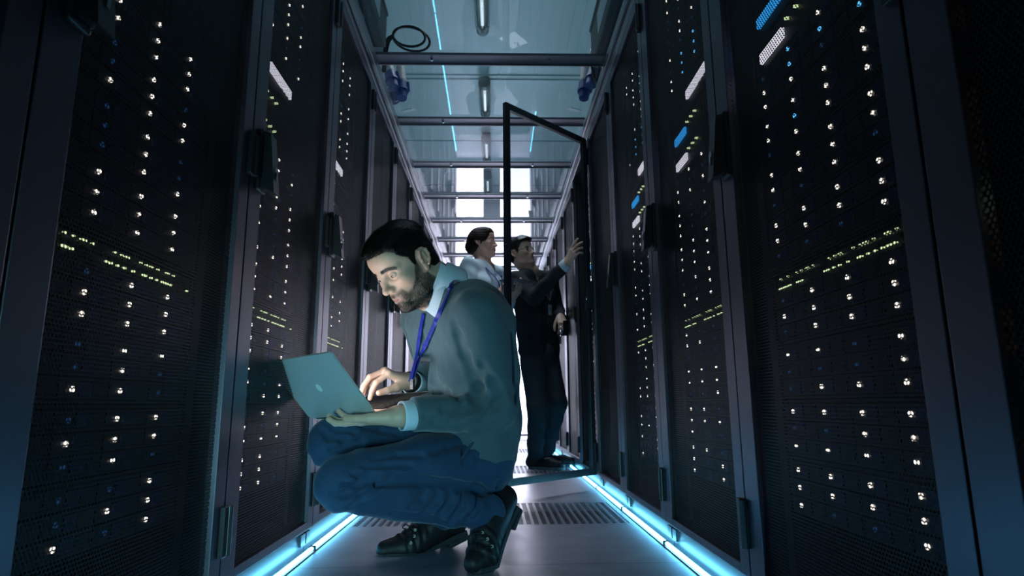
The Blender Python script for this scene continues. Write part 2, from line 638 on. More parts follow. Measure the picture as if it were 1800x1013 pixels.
def make_door(root, glass=False):
    d = MB()
    a, e = 0.003, RW - 0.003
    for s in (((a, 0, 0.075), (U0, 0.022, 1.997)), ((U1, 0, 0.075), (e, 0.022, 1.997)),
              ((U0, 0, 0.075), (U1, 0.022, MZ0)), ((U0, 0, MZ1), (U1, 0.022, 1.997))):
        d.box(*s, bev=0.0015)
    if glass:
        d = MB()
        d.box((a, 0, 0.075), (0.035, 0.024, 1.997), bev=0.0015); d.box((e - 0.032, 0, 0.075), (e, 0.024, 1.997), bev=0.0015)
        d.box((0.035, 0, 0.075), (e - 0.032, 0.024, 0.11), bev=0.0015); d.box((0.035, 0, 1.962), (e - 0.032, 0.024, 1.997), bev=0.0015)
    do = d.build('door', M['black_steel'] if glass else M['frame_steel'], root)
    if glass:
        MB().box((0.036, 0.008, 0.111), (e - 0.033, 0.014, 1.961)).build('glass_pane', M['door_glass'], do)['label'] = 'dark tinted glass pane'
    else:
        MB().box((U0 - 0.006, 0.010, MZ0 - 0.006), (U1 + 0.006, 0.0115, MZ1 + 0.006)).build('mesh_panel', M['mesh_steel'], do)
    # swing handle: base plate and lever with a slanted foot
    h = MB()
    if not glass:
        h.box((0.030, -0.012, 0.965), (0.074, 0.0, 1.125), bev=0.004)
        x0, x1 = 0.034, 0.072
        vs = [(x0, -0.014, 1.118), (x1, -0.014, 1.118), (x1, -0.014, 0.975), (x0, -0.014, 0.975),
              (x0, -0.030, 1.112), (x1, -0.030, 1.112), (x1, -0.046, 0.960), (x0, -0.046, 0.960)]
        fs = [(0, 1, 2, 3), (4, 7, 6, 5), (0, 4, 5, 1), (1, 5, 6, 2), (2, 6, 7, 3), (3, 7, 4, 0)]
        h.add(vs, fs)
        ho = h.build('handle', M['handle_black'], do)
        k = MB()
        k.cyl((0.053, -0.0425, 1.022), (0.053, -0.0365, 1.022), 0.0085, n=16)
        k.box((0.0495, -0.0445, 0.996), (0.0565, -0.037, 1.016))
        k.build('lock', M['chrome'], do)
    for z in (0.19, 1.04, 1.88):
        g = MB()
        g.cyl((RW + 0.004, -0.008, z - 0.05), (RW + 0.004, -0.008, z + 0.05), 0.0085, n=12)
        g.box((RW - 0.024, -0.011, z - 0.052), (RW - 0.003, 0.0, z + 0.052), bev=0.002)
        g.box((RW - 0.003, -0.004, z - 0.045), (RW + 0.010, 0.0, z + 0.045))
        g.build('hinge', M['handle_black'], do, smooth=False)
    return do


rack0 = make_rack()
door0 = make_door(rack0)

ROWNAME = {'L': 'left', 'R': 'right'}
RACKS = {}


def rack_pose(side, k):
    """rack k lies between gap k-1 and gap k"""
    return ((XL, gap(k - 1), 0), math.pi / 2) if side == 'L' else ((XR, gap(k), 0), -math.pi / 2)


first = True
OPEN = ('R', 5)
for side in 'LR':
    for k in range(0, 13):
        if (side, k) == OPEN:
            root = make_rack()
            do = make_door(root, glass=True)
            piv = Vector((RW, 0, 0))
            ang = R(133)
            do.matrix_local = Matrix.Translation(piv) @ Matrix.Rotation(ang, 4, 'Z') @ Matrix.Translation(-piv)
            lab = 'dark server rack in the right row with its glass door swung open'
        else:
            root = rack0 if first else copy_tree(rack0)
            first = False
            pl = {0: 'cut by the photo edge', 1: 'nearest in full view', 2: 'second in full view', 3: 'third in full view'}
            if k in pl:
                lab = 'black server rack with perforated door, %s row, %s' % (ROWNAME[side], pl[k])
            else:
                lab = 'black perforated-door server rack, %s row, %s counted from the photo edge' % (ROWNAME[side], ORD[k + 1])
        loc, rz = rack_pose(side, k)
        root.location, root.rotation_euler = loc, (0, 0, rz)
        tag(root, lab, 'server rack', 'server racks along the aisle')
        RACKS[(side, k)] = root

# ------------------------------------------------------------------ units in the racks
BAY_P, BAY_0 = 0.122, 0.0905


def make_storage():
    root = empty('storage_server')
    z0 = 0.0
    c = MB()
    c.box((0.079, 0.006, z0 + 0.001), (RW - 0.079 - 0.004, 0.62, z0 + 0.1155))
    c.box((0.072, 0.0, z0 + 0.003), (0.0865, 0.012, z0 + 0.113), bev=0.002)
    c.box((0.5835, 0.0, z0 + 0.003), (0.598, 0.012, z0 + 0.113), bev=0.002)
    for zz in (0.0375, 0.072):
        c.box((0.0865, 0.002, z0 + zz - 0.0008), (0.5835, 0.008, z0 + zz + 0.0008))
    c.build('chassis', M['chassis'], root)
    dm = MB()
    dm.box((0.001, -0.003, 0.001), (BAY_P - 0.002, 0.006, 0.031), 0)
    dm.box((0.044, -0.007, 0.004), (0.074, -0.003, 0.028), 1, bev=0.0012)
    dm.box((0.078, -0.0045, 0.005), (0.116, -0.003, 0.027), 0)
    lm = MB()
    lm.cyl((0.030, -0.0055, 0.016), (0.030, -0.002, 0.016), 0.0044, n=10)
    d0 = l0 = None
    for r in range(3):
        for i in range(4):
            if d0 is None:
                d = d0 = dm.build('drive', [M['drive_dark'], M['latch_navy']], root)
                l = l0 = lm.build('led', M['led_white'], d)
            else:
                d = d0.copy(); COL.objects.link(d); d.parent = root
                l = l0.copy(); COL.objects.link(l); l.parent = d
            d.location = (BAY_0 + BAY_P * i, 0, z0 + 0.0065 + 0.0345 * r)
    # each led carries its own colour: link the material to the object, not the shared mesh
    return root


def make_switch():
    root = empty('network_switch')
    c = MB()
    c.box((0.079, 0.004, 0.0), (0.588, 0.40, 0.044))
    c.box((0.072, 0.0, 0.001), (0.0865, 0.008, 0.043), bev=0.002); c.box((0.5835, 0.0, 0.001), (0.598, 0.008, 0.043), bev=0.002)
    c.build('chassis', M['chassis'], root)
    p = MB()
    for r in range(2):
        for i in range(24):
            u = 0.105 + i * 0.0195
            p.box((u, 0.0005, 0.004 + r * 0.019), (u + 0.0145, 0.004, 0.013 + r * 0.019))
    p.build('port_block', M['inner_black'], root)
    rnd = random.Random(5)
    lm = MB(); lm.box((-0.0018, -0.004, -0.0016), (0.0018, 0.001, 0.0016))
    l0 = None
    for r, z in ((0, 0.016), (1, 0.036)):
        for i in range(24):
            for q in (0.003, 0.0105):
                if rnd.random() < 0.60:
                    continue
                if l0 is None:
                    l = l0 = lm.build('port_led', M['led_green'], root)
                else:
                    l = l0.copy(); COL.objects.link(l); l.parent = root
                l.location = (0.105 + i * 0.0195 + q, 0, z)
    return root


def make_appliance(kind):
    root = empty('server_appliance')
    c = MB()
    hgt = {'white': 0.08, 'blue': 0.08, 'long': 0.10}[kind]
    c.box((0.079, 0.004, 0.0), (0.588, 0.60, hgt))
    c.box((0.072, 0.0, 0.001), (0.0865, 0.010, hgt - 0.001), bev=0.002); c.box((0.5835, 0.0, 0.001), (0.598, 0.010, hgt - 0.001), bev=0.002)
    c.build('chassis', M['chassis'], root)
    b = MB()
    for i in range(9):
        b.box((0.36 + i * 0.024, 0.0015, 0.012), (0.375 + i * 0.024, 0.004, hgt - 0.012))
    b.build('bezel', M['drive_dark'], root)
    if kind == 'long':
        MB().box((0.255, -0.004, 0.034), (0.435, 0.004, 0.062), bev=0.001).build('name_plate', M['plate_white'], root)['label'] = 'long white lit plate'
        MB().box((0.10, -0.003, 0.02), (0.22, 0.004, 0.05)).build('display', M['inner_black'], root)
    else:
        zc = 0.038
        MB().box((0.112, -0.004, zc - 0.013), (0.222, 0.004, zc + 0.011), bev=0.001).build(
            'name_plate', M['plate_white' if kind == 'white' else 'plate_blue'], root)['label'] = 'lit plate'
        lm = MB(); lm.cyl((0, -0.005, 0), (0, 0.004, 0), 0.0036, n=8)
        l0 = None
        for u in (0.244, 0.284, 0.320):
            if l0 is None:
                l = l0 = lm.build('led', M['led_green'], root)
            else:
                l = l0.copy(); COL.objects.link(l); l.parent = root
            l.location = (u, 0, zc + 0.017)
    return root


# heights of the unit bottoms above the floor, the same in every rack
STORE_Z = [0.2235 + 0.1163 * i for i in range(4)] + [0.7385 + 0.1163 * i for i in range(4)] + [1.491, 1.6073, 1.7236, 1.8385]
STO, SWI = make_storage(), make_switch()
APP = {k: make_appliance(k) for k in ('white', 'blue', 'long')}
APZ = {'white': 1.194, 'blue': 1.284, 'long': 1.376}
used = set()


def take(proto):
    if proto.name in used:
        return copy_tree(proto)
    used.add(proto.name)
    return proto


def led_of(drive):
    return drive.children[0]


RK = {('L', 1): 'nearest full left rack', ('L', 2): 'second full left rack', ('L', 3): 'third full left rack',
      ('R', 0): 'right rack cut by photo edge', ('R', 1): 'nearest full right rack', ('R', 2): 'second full right rack',
      ('R', 3): 'third full right rack', ('R', 5): 'rack with open glass door'}
# lit / dim state of the leds read from the photograph (rows from the top, first readable column per side)
DIM = {('L', 1): {(7, 0, 1), (7, 0, 2), (7, 0, 0), (3, 1, 0), (3, 1, 3), (2, 1, 0), (2, 1, 1), (6, 1, 0), (6, 1, 1), (5, 1, 0), (5, 1, 1), (5, 1, 2),
                  (0, 1, 0), (0, 1, 1), (0, 2, 0), (0, 2, 2), (1, 1, 0), (1, 1, 2), (5, 3, 0), (5, 3, 1), (6, 3, 0), (2, 3, 1), (2, 3, 2), (1, 3, 2)},
       ('R', 1): {(7, 2, 2), (7, 0, 0), (6, 0, 2), (5, 0, 2), (3, 0, 0), (3, 0, 2), (2, 0, 1), (2, 0, 2), (2, 2, 0), (2, 2, 1), (2, 1, 1), (1, 0, 1),
                  (1, 1, 1), (0, 1, 2), (0, 2, 2), (4, 0, 2), (4, 1, 2), (4, 2, 2), (6, 1, 1), (5, 1, 2), (5, 3, 2)}}
for rk, phrase in RK.items():
    root = RACKS[rk]
    loc, rz = rack_pose(*rk)
    mw = Matrix.Translation(loc) @ Matrix.Rotation(rz, 4, 'Z')
    rnd = random.Random(rk[1] * 7 + (3 if rk[0] == 'L' else 1))
    grp = 'units of the %s' % phrase

    def place(o, z):
        p = mw @ Vector((0, SV, z))
        o.location, o.rotation_euler = p, (0, 0, rz)
    for i, z in enumerate(STORE_Z):
        o = take(STO)
        place(o, z)
        tag(o, 'black storage server with drive lights, %s from the floor, %s' % (ORD[i + 1], phrase), 'server', grp)
        drives = [c for c in o.children if c.name.startswith('drive')]
        for j, dv in enumerate(drives):
            r, c = j // 4, j % 4
            top = 2 - r
            st = 'led_white'
            if rk in DIM and i < 8:
                if (i, c, top) in DIM[rk]:
                    st = 'led_dim'
            elif rnd.random() < (0.30 if c not in (0,) else 0.45):
                st = 'led_dim'
            if rk[0] == 'R' and i == 8 + 0 and c in (1, 2) and rk[1] in (2, 3):
                st = 'led_blue'
            if rk == ('R', 1) and (i, c, top) in {(7, 1, 0), (7, 1, 1), (7, 3, 2), (7, 2, 1), (6, 1, 1)}:
                st = 'led_blue'
            if rk == ('R', 0):
                st = 'led_warm' if rnd.random() < 0.6 else 'led_dim'
            le = led_of(dv)
            if not le.material_slots:
                continue
            le.material_slots[0].link = 'OBJECT'
            le.material_slots[0].material = M[st]
    o = take(SWI)
    place(o, 0.6745)
    tag(o, 'flat network switch with two rows of green lights, %s' % phrase, 'network switch', grp)
    for kd, z in APZ.items():
        o = take(APP[kd])
        place(o, z)
        tag(o, {'white': 'black server with short white lit plate, %s', 'blue': 'black server with short blue lit plate, %s',
                'long': 'black server with long white lit plate, %s'}[kd] % phrase, 'server', grp)

# ------------------------------------------------------------------ cyan light strips along the plinths
lt, fit = MB(), MB()
lt.cyl((0, 0.010, 0.0100), (0, PITCH_Y - 0.010, 0.0100), 0.0060, n=10)
fit.box((-0.010, 0.002, 0.0), (0.010, PITCH_Y - 0.002, 0.004))
fit.box((-0.009, 0.0, 0.0), (0.009, 0.010, 0.016), bev=0.002); fit.box((-0.009, PITCH_Y - 0.010, 0.0), (0.009, PITCH_Y, 0.016), bev=0.002)
s0 = fit.build('light_strip', M['strip_fitting'])
lt.build('tube', M['strip_light'], s0)
first = True
for side, x in (('L', XL + 0.004), ('R', XR - 0.002)):
    for k in range(0, 13):
        o = s0 if first else copy_tree(s0)
        first = False
        o.location = (x, gap(k - 1) + 0.0, 0.0)
        tag(o, 'glowing cyan floor light strip under the %s rack row, %s length from the near end' % (ROWNAME[side], ORD[k + 1]),
            'light strip', 'light strips along the racks')
# ------------------------------------------------------------------ things above the glass roof
# tube lamps under the hall ceiling
mat('lamp_base', (0.16, 0.19, 0.18), rough=0.5)
glass_pane('lamp_glass', (0.86, 0.9, 0.92), 1.45)
LAMP_Y = (4.35, 5.85, 7.12, 8.35)
lamp = None
for i, y in enumerate(LAMP_Y):
    if lamp is None:
        lamp = empty('ceiling_lamp')
        b = MB()
        b.box((-0.05, -0.30, -0.05), (0.05, 0.30, -0.001), bev=0.012)
        b.cyl((0, -0.345, -0.085), (0, -0.285, -0.085), 0.058, n=20)
        b.cyl((0, 0.285, -0.085), (0, 0.325, -0.085), 0.052, n=20)
        b.build('lamp_base', M['lamp_base'], lamp)
        g = MB()
        g.tube([(0, -0.285 + 0.57 * k / 6, -0.085) for k in range(7)], 0.052, n=20)
        g.build('glass_tube', M['lamp_glass'], lamp, smooth=True)
        c = MB()
        for a in range(6):
            an = a * math.pi / 3
            c.cyl((0.056 * math.cos(an), -0.285, -0.085 + 0.056 * math.sin(an)), (0.056 * math.cos(an), 0.285, -0.085 + 0.056 * math.sin(an)), 0.003, n=6)
        c.build('guard_wire', M['lamp_base'], lamp)
        f = MB()
        f.cyl((0, -0.22, -0.085), (0, 0.24, -0.085), 0.014, n=12)
        f.build('bulb', M['lamp_glow'], lamp)
        o = lamp
    else:
        o = copy_tree(lamp)
    o.location = (-0.095, y, CZ - 0.001 if True else CZ)
    tag(o, ['caged tube lamp on the hall ceiling, cut by the photo top',
            'caged tube lamp on the hall ceiling, just beyond the nearest crossbeam',
            'glowing caged tube lamp on the ceiling, between second and third crossbeams',
            'caged tube lamp on the hall ceiling, farthest from the camera'][i], 'lamp', 'tube lamps under the hall ceiling')

RT = 2.10        # top of the rails


def cable(pts, r, name, m, n=8):
    """smooth cable through the points"""
    P = [Vector(p) for p in pts]
    out = []
    for i in range(len(P) - 1):
        p0, p1, p2, p3 = P[max(i - 1, 0)], P[i], P[i + 1], P[min(i + 2, len(P) - 1)]
        for k in range(8):
            t = k / 8
            out.append(0.5 * ((2 * p1) + (p2 - p0) * t + (2 * p0 - 5 * p1 + 4 * p2 - p3) * t * t + (3 * p1 - p0 - 3 * p2 + p3) * t ** 3))
    out.append(P[-1])
    return out


def junction_box(loc, sx, sy, sz, label, side):
    r = empty('junction_box', loc)
    MB().box((-sx / 2, -sy / 2, 0), (sx / 2, sy / 2, sz), bev=0.006).build('box_body', M['gray_box'], r)
    l = MB(); l.box((-sx / 2 - 0.006, -sy / 2 - 0.004, sz), (sx / 2 + 0.006, sy / 2 + 0.004, sz + 0.02), bev=0.004)
    l.build('lid', M['gray_box'], r)
    MB().box((-side * sx / 2, -sy * 0.30, sz * 0.25), (-side * (sx / 2 + 0.002), sy * 0.15, sz * 0.8)).build('rating_label', M['label_white'], r)
    g = MB()
    for dx in (-0.05, 0.0, 0.05):
        g.cyl((dx, sy / 2, 0.05), (dx, sy / 2 + 0.03, 0.05), 0.014, n=10)
    g.build('cable_gland', M['cable_black'], r)
    tag(r, label, 'junction box', 'junction boxes on the rack tops')
    return r


junction_box((-0.66, 2.50, RT + 0.075), 0.26, 0.52, 0.17, 'gray junction box over the left rack row beside the cable coil', -1)
junction_box((0.645, 2.62, RT + 0.08), 0.27, 0.62, 0.20, 'gray junction box over the right rack row with white label', 1)
# trays that carry them on the rack tops
for x, s, nm in ((-0.70, 1, 'left'), (0.69, -1, 'right')):
    t = MB()
    t.box((x - 0.13, 1.0, RT - 0.095), (x + 0.13, 8.6, RT - 0.09))
    t.box((x - 0.13, 1.0, RT - 0.095), (x - 0.127, 8.6, RT - 0.02)); t.box((x + 0.127, 1.0, RT - 0.095), (x + 0.13, 8.6, RT + 0.02))
    for y in np.arange(1.1, 8.6, 0.335):
        t.box((x - 0.127, y, RT + 0.05), (x + 0.127, y + 0.03, RT + 0.055))
        t.box((x - 0.127, y, RT - 0.09), (x - 0.12, y + 0.03, RT + 0.05)); t.box((x + 0.12, y, RT - 0.09), (x + 0.127, y + 0.03, RT + 0.05))
    o = t.build('cable_tray', M['rail_metal'])
    tag(o, 'metal cable tray running along the top of the %s rack row' % nm, 'cable tray')
b = MB(); b.box((-0.645, 2.20, RT + 0.062), (-0.61, 2.78, RT + 0.072), bev=0.002)
tag(b.build('wooden_batten', M['copper']), 'brown batten lying along the top of the left racks beside the gray box', 'batten')

# coil of black cable hanging out over the roof
cc = MB()
pts = []
for k in range(2 * 24 + 1):
    a = 2 * math.pi * k / 24
    rr = 0.088 + 0.010 * math.sin(a * 0.5)
    cx, cz = -0.435, 2.325
    pts.append((cx + rr * math.cos(a + math.pi) * 1.02, 2.90 + 0.02 * math.sin(a * 0.5) + 0.006 * (k / 24), cz + rr * 0.72 * math.sin(a + math.pi) + 0.16 * rr * math.cos(a + math.pi) * -1))
cc.tube(pts, 0.0065, n=8)
cc.tube(cable([(-0.523, 2.9, 2.33), (-0.545, 2.9, 2.29), (-0.555, 2.9, 2.22), (-0.56, 2.9, 2.124)], 0, '', None), 0.0075, n=8)
cc.tube(cable([(-0.520, 2.91, 2.34), (-0.55, 2.9, 2.315), (-0.565, 2.9, 2.25), (-0.57, 2.9, 2.124)], 0, '', None), 0.0065, n=8)
o = cc.build('cable_coil', M['cable_black'], smooth=True)
tag(o, 'black cable wound into a loop above the glass roof, beside the left gray box', 'cable')
MB().obox((-0.595, 2.88, 2.245), (0.028, 0, 0.004), (0, 0.001, 0), (0.004, 0, 0.072)).build('white_tag', M['label_white'])
tag(bpy.data.objects['white_tag'], 'white sheet standing on the left rack tops behind the cable coil', 'sheet')


# blue industrial plugs
def plug(loc, d, label):
    r = empty('power_plug', loc)
    d = Vector(d).normalized()
    b = MB()
    b.cyl((0, 0, 0), d * 0.05, 0.034, 0.034, n=18); b.cyl(d * 0.05, d * 0.066, 0.039, 0.039, n=18)
    b.cyl(d * 0.066, d * 0.115, 0.032, 0.028, n=18)
    t = d.cross(Vector((0, 1, 0))).normalized()
    b.obox(d * 0.03 + t * 0.034, d * 0.024, t * 0.012, d.cross(t) * 0.016)
    b.build('blue_shell', M['plug_blue'], r)
    g = MB()
    g.cyl(-d * 0.012, d * 0.002, 0.030, n=18); g.cyl(-d * 0.13, -d * 0.012, 0.026, 0.031, n=18); g.cyl(-d * 0.16, -d * 0.13, 0.018, 0.024, n=14)
    g.build('gray_grip', M['plug_gray'], r)
    tag(r, label, 'plug', 'blue power plugs on the rack tops')
    return r


plug((-0.585, 3.20, 2.285), (0.25, -0.35, -0.9), 'blue and gray power plug left of the roof, uppermost of three')
plug((-0.532, 3.26, 2.262), (0.1, -0.3, -0.95), 'blue and gray power plug left of the roof, the innermost of three')
plug((-0.60, 3.36, 2.215), (0.3, -0.85, -0.25), 'blue power plug left of the roof, lowest of three, lying')
plug((0.555, 3.12, 2.262), (-0.25, -0.35, -0.9), 'blue and gray power plug over the right racks, upper of two')
plug((0.520, 3.24, 2.262), (-0.1, -0.25, -0.95), 'blue and gray power plug over the right racks, lower of two')
c = MB()
for q in ([(0.60, 2.96, 2.30), (0.57, 3.0, 2.24), (0.545, 3.02, 2.15), (0.53, 3.06, 2.31), (0.55, 3.13, 2.41)],
          [(0.645, 2.96, 2.30), (0.62, 3.03, 2.22), (0.60, 3.06, 2.15), (0.585, 3.10, 2.28), (0.56, 3.2, 2.40)],
          [(0.69, 2.96, 2.30), (0.66, 3.0, 2.25), (0.62, 3.1, 2.20), (0.57, 3.25, 2.25), (0.53, 3.3, 2.40)]):
    c.tube(cable(q, 0, '', None), 0.0085, n=8)
tag(c.build('power_cable', M['cable_black'], smooth=True), 'black power cables drooping from the right junction box to the blue plugs', 'cable')
c = MB()
c.obox((-0.512, 3.42, 2.178), (0.034, 0, 0.008), (0.006, 0.05, 0.02), (0, -0.0008, 0.002)); tag(c.build('white_card', M['label_white']), 'white card leaning on the glass roof below the left plugs', 'card')
c = MB()
c.obox((0.478, 3.40, 2.178), (0.030, 0, -0.008), (-0.006, 0.05, 0.02), (0, -0.0008, 0.002)); tag(c.build('white_card', M['label_white']), 'white card leaning on the glass roof below the right plugs', 'card')
# ------------------------------------------------------------------ organic modelling: blended solids meshed by surface nets
RES = 1.0


def nrm(v):
    v = np.asarray(v, float)
    return v / np.linalg.norm(v)


def at(px, py, Y):
    """point of the place seen at photo position (px, py) at distance Y down the aisle"""
    xx, uu = (px - 900.0) / F_PX, (506.5 - py) / F_PX
    c, s = math.cos(ROLL), math.sin(ROLL)
    xr, u = c * xx + s * uu, -s * xx + c * uu
    c, s = math.cos(PITCH), math.sin(PITCH)
    yr, z = c - s * u, s + c * u
    c, s = math.cos(YAW), math.sin(YAW)
    d = np.array([c * xr + s * yr, -s * xr + c * yr, z])
    return d * (Y / d[1]) + np.array([0, 0, CAM_H])


class Solid:
    """ordered list of round cones, ellipsoids and boxes, blended or carved"""

    def __init__(self):
        self.p = []
        self.disp = None

    def rc(self, a, b, ra, rb=None, k=0.01, op=1):
        a, b = np.asarray(a, float), np.asarray(b, float)
        rb = ra if rb is None else rb
        self.p.append(('rc', a, b, ra, rb, k, op, (a + b) / 2, np.linalg.norm(b - a) / 2 + max(ra, rb)))
        return self

    def chain(self, pts, rs, k=0.01):
        for i in range(len(pts) - 1):
            self.rc(pts[i], pts[i + 1], rs[i], rs[i + 1], k)
        return self

    def el(self, c, r, rot=None, k=0.01, op=1):
        c, r = np.asarray(c, float), np.asarray(r, float)
        rot = np.eye(3) if rot is None else np.asarray(rot, float)   # columns: the axes
        self.p.append(('el', c, r, rot, None, k, op, c, r.max()))
        return self

    def box(self, c, h, rot=None, rad=0.005, k=0.005, op=1):
        c, h = np.asarray(c, float), np.asarray(h, float)
        rot = np.eye(3) if rot is None else np.asarray(rot, float)
        self.p.append(('bx', c, h, rot, rad, k, op, c, np.linalg.norm(h) + rad))
        return self

    def extend(self, other):
        self.p += other.p
        return self

    def xform(self, rot, t, s=1.0):
        rot, t = np.asarray(rot, float), np.asarray(t, float)
        q = []
        for pr in self.p:
            pr = list(pr)
            if pr[0] == 'rc':
                pr[1], pr[2] = rot @ pr[1] * s + t, rot @ pr[2] * s + t
                pr[3] *= s; pr[4] *= s
            else:
                pr[1] = rot @ pr[1] * s + t
                pr[2] = pr[2] * s
                pr[3] = rot @ pr[3]
                if pr[0] == 'bx':
                    pr[4] *= s
            pr[5] *= s
            pr[7] = rot @ pr[7] * s + t
            pr[8] *= s
            q.append(tuple(pr))
        self.p = q
        return self

    def ev(self, P, idx=None):
        d = np.full(len(P), 0.5)
        for pr in (self.p if idx is None else [self.p[i] for i in idx]):
            k, op = pr[5], pr[6]
            if pr[0] == 'rc':
                a, b, r1, r2 = pr[1:5]
                ba = b - a
                l2 = ba @ ba
                pa = P - a
                if l2 < 1e-12:
                    v = np.sqrt((pa * pa).sum(1)) - r1
                else:
                    t = np.clip(pa @ ba / l2, 0, 1)
                    q = pa - t[:, None] * ba
                    v = np.sqrt((q * q).sum(1)) - (r1 + (r2 - r1) * t)
            elif pr[0] == 'el':
                q = (P - pr[1]) @ pr[3]
                k0 = np.sqrt(((q / pr[2]) ** 2).sum(1)) + 1e-9
                k1 = np.sqrt(((q / pr[2] ** 2) ** 2).sum(1)) + 1e-9
                v = k0 * (k0 - 1) / k1
                v = np.where(k0 < 0.05, -pr[2].min(), v)
            else:
                q = np.abs((P - pr[1]) @ pr[3]) - pr[2]
                v = np.sqrt((np.maximum(q, 0) ** 2).sum(1)) + np.minimum(q.max(1), 0) - pr[4]
            if op > 0:
                h = np.maximum(k - np.abs(d - v), 0) / k
                d = np.minimum(d, v) - h * h * k * 0.25
            elif op < 0:
                h = np.maximum(k - np.abs(-d - v), 0) / k
                d = np.maximum(d, -v) + h * h * k * 0.25
            else:                     # intersection
                h = np.maximum(k - np.abs(d - v), 0) / k
                d = np.maximum(d, v) + h * h * k * 0.25
        return d

    def __call__(self, P):
        cc = P.mean(0)
        cr = np.sqrt(((P - cc) ** 2).sum(1).max())
        idx = []
        for i, pr in enumerate(self.p):
            if pr[6] == 0 or np.linalg.norm(pr[7] - cc) - pr[8] - cr < 0.03 + pr[5]:
                idx.append(i)
        d = self.ev(P, idx)
        if self.disp is not None:
            d = d + self.disp(P)
        return d


def surface(f, lo, hi, h):
    """sparse naive surface nets; returns vertices and quads"""
    h = h / RES
    B = 8
    lo, hi = np.asarray(lo, float), np.asarray(hi, float)
    nb = np.ceil((hi - lo) / (h * B)).astype(int)
    g = np.stack(np.meshgrid(*[np.arange(n) for n in nb], indexing='ij'), -1).reshape(-1, 3)
    cen = lo + (g + 0.5) * (h * B)
    val = np.empty(len(cen))
    step = 4
    # blocks taken in small neighbourhoods so that far solids can be skipped
    key = (g // step) @ np.array([1000000, 1000, 1])
    order = np.argsort(key, kind='stable')
    ks = key[order]
    cuts = np.flatnonzero(np.diff(ks)) + 1
    for grp in np.split(order, cuts):
        val[grp] = f(cen[grp])
    keep = g[np.abs(val) < h * B * 0.87 * 1.45 + 0.003]
    l = np.stack(np.meshgrid(*[np.arange(B + 1)] * 3, indexing='ij'), -1)
    lf = l.reshape(-1, 3)
    NX = (nb + 1) * B + 2
    mul = np.array([NX[1] * NX[2], NX[2], 1], dtype=np.int64)
    V, K, Q, FL = [], [], [], []
    E = [((0, 0, 0), (1, 0, 0)), ((0, 1, 0), (1, 1, 0)), ((0, 0, 1), (1, 0, 1)), ((0, 1, 1), (1, 1, 1)),
         ((0, 0, 0), (0, 1, 0)), ((1, 0, 0), (1, 1, 0)), ((0, 0, 1), (0, 1, 1)), ((1, 0, 1), (1, 1, 1)),
         ((0, 0, 0), (0, 0, 1)), ((1, 0, 0), (1, 0, 1)), ((0, 1, 0), (0, 1, 1)), ((1, 1, 0), (1, 1, 1))]
    ax = np.eye(3, dtype=int)
    for b in keep:
        base = b * B
        P = lo + (base + lf) * h
        D = f(P).reshape(B + 1, B + 1, B + 1)
        S = D < 0
        if S.all() or not S.any():
            continue
        num = np.zeros((B, B, B, 3))
        cnt = np.zeros((B, B, B))
        for e0, e1 in E:
            s0 = tuple(slice(c, c + B) for c in e0)
            s1 = tuple(slice(c, c + B) for c in e1)
            d0, d1 = D[s0], D[s1]
            m = S[s0] != S[s1]
            if not m.any():
                continue
            t = np.where(m, d0 / np.where(m, d0 - d1, 1), 0)
            for c in range(3):
                num[..., c] += m * (e0[c] + t * (e1[c] - e0[c]))
            cnt += m
        cm = cnt > 0
        ci = np.argwhere(cm)
        V.append(lo + (base + ci + num[cm] / cnt[cm][:, None]) * h)
        K.append((base + ci) @ mul)
        for a in range(3):
            s0 = (slice(0, B),) * 3
            s1 = tuple(slice(ax[a][c], ax[a][c] + B) for c in range(3))
            m = S[s0] != S[s1]
            pi = np.argwhere(m)
            if len(pi) == 0:
                continue
            fl = S[s0][m]
            o1, o2 = ax[(a + 1) % 3], ax[(a + 2) % 3]
            gp = base + pi
            Q.append(np.stack([(gp - o1 - o2) @ mul, (gp - o2) @ mul, gp @ mul, (gp - o1) @ mul], 1))
            FL.append(fl)
    V, K, Q, FL = np.concatenate(V), np.concatenate(K), np.concatenate(Q), np.concatenate(FL)
    o = np.argsort(K)
    V, K = V[o], K[o]
    I = np.searchsorted(K, Q)
    I = np.minimum(I, len(K) - 1)
    ok = (K[I] == Q).all(1)
    I, FL = I[ok], FL[ok]
    I = np.where(FL[:, None], I, I[:, ::-1])
    return V, I


def two_part(s, c, r, h_head, h_body, over=0.008):
    """one body surface meshed finely within r of the head's centre c and coarser elsewhere"""
    lo, hi = bounds(s)
    V1, F1 = surface(lambda P: np.maximum(s(P), np.linalg.norm(P - c, axis=1) - r), np.maximum(lo, c - r - 0.02), np.minimum(hi, c + r + 0.02), h_head)
    V2, F2 = surface(lambda P: np.maximum(s(P), r - over - np.linalg.norm(P - c, axis=1)), lo, hi, h_body)
    return np.concatenate([V1, V2]), np.concatenate([F1, F2 + len(V1)])


def mesh_from(name, V, F, mats, parent=None, color=None, smooth=True):
    me = bpy.data.meshes.new(name)
    me.vertices.add(len(V))
    me.vertices.foreach_set('co', np.asarray(V, np.float32).ravel())
    F = np.asarray(F, np.int32)
    n = F.shape[1]
    me.loops.add(F.size)
    me.loops.foreach_set('vertex_index', F.ravel())
    me.polygons.add(len(F))
    me.polygons.foreach_set('loop_start', np.arange(0, F.size, n, dtype=np.int32))
    me.polygons.foreach_set('use_smooth', np.full(len(F), smooth))
    me.update(calc_edges=True)
    for m in (mats if isinstance(mats, (list, tuple)) else [mats]):
        me.materials.append(m)
    if color is not None:
        at_ = me.color_attributes.new('tone', 'FLOAT_COLOR', 'POINT')
        c = np.ones((len(V), 4), np.float32)
        c[:, :3] = color
        at_.data.foreach_set('color', c.ravel())
    o = bpy.data.objects.new(name, me)
    link(o, parent)
    return o


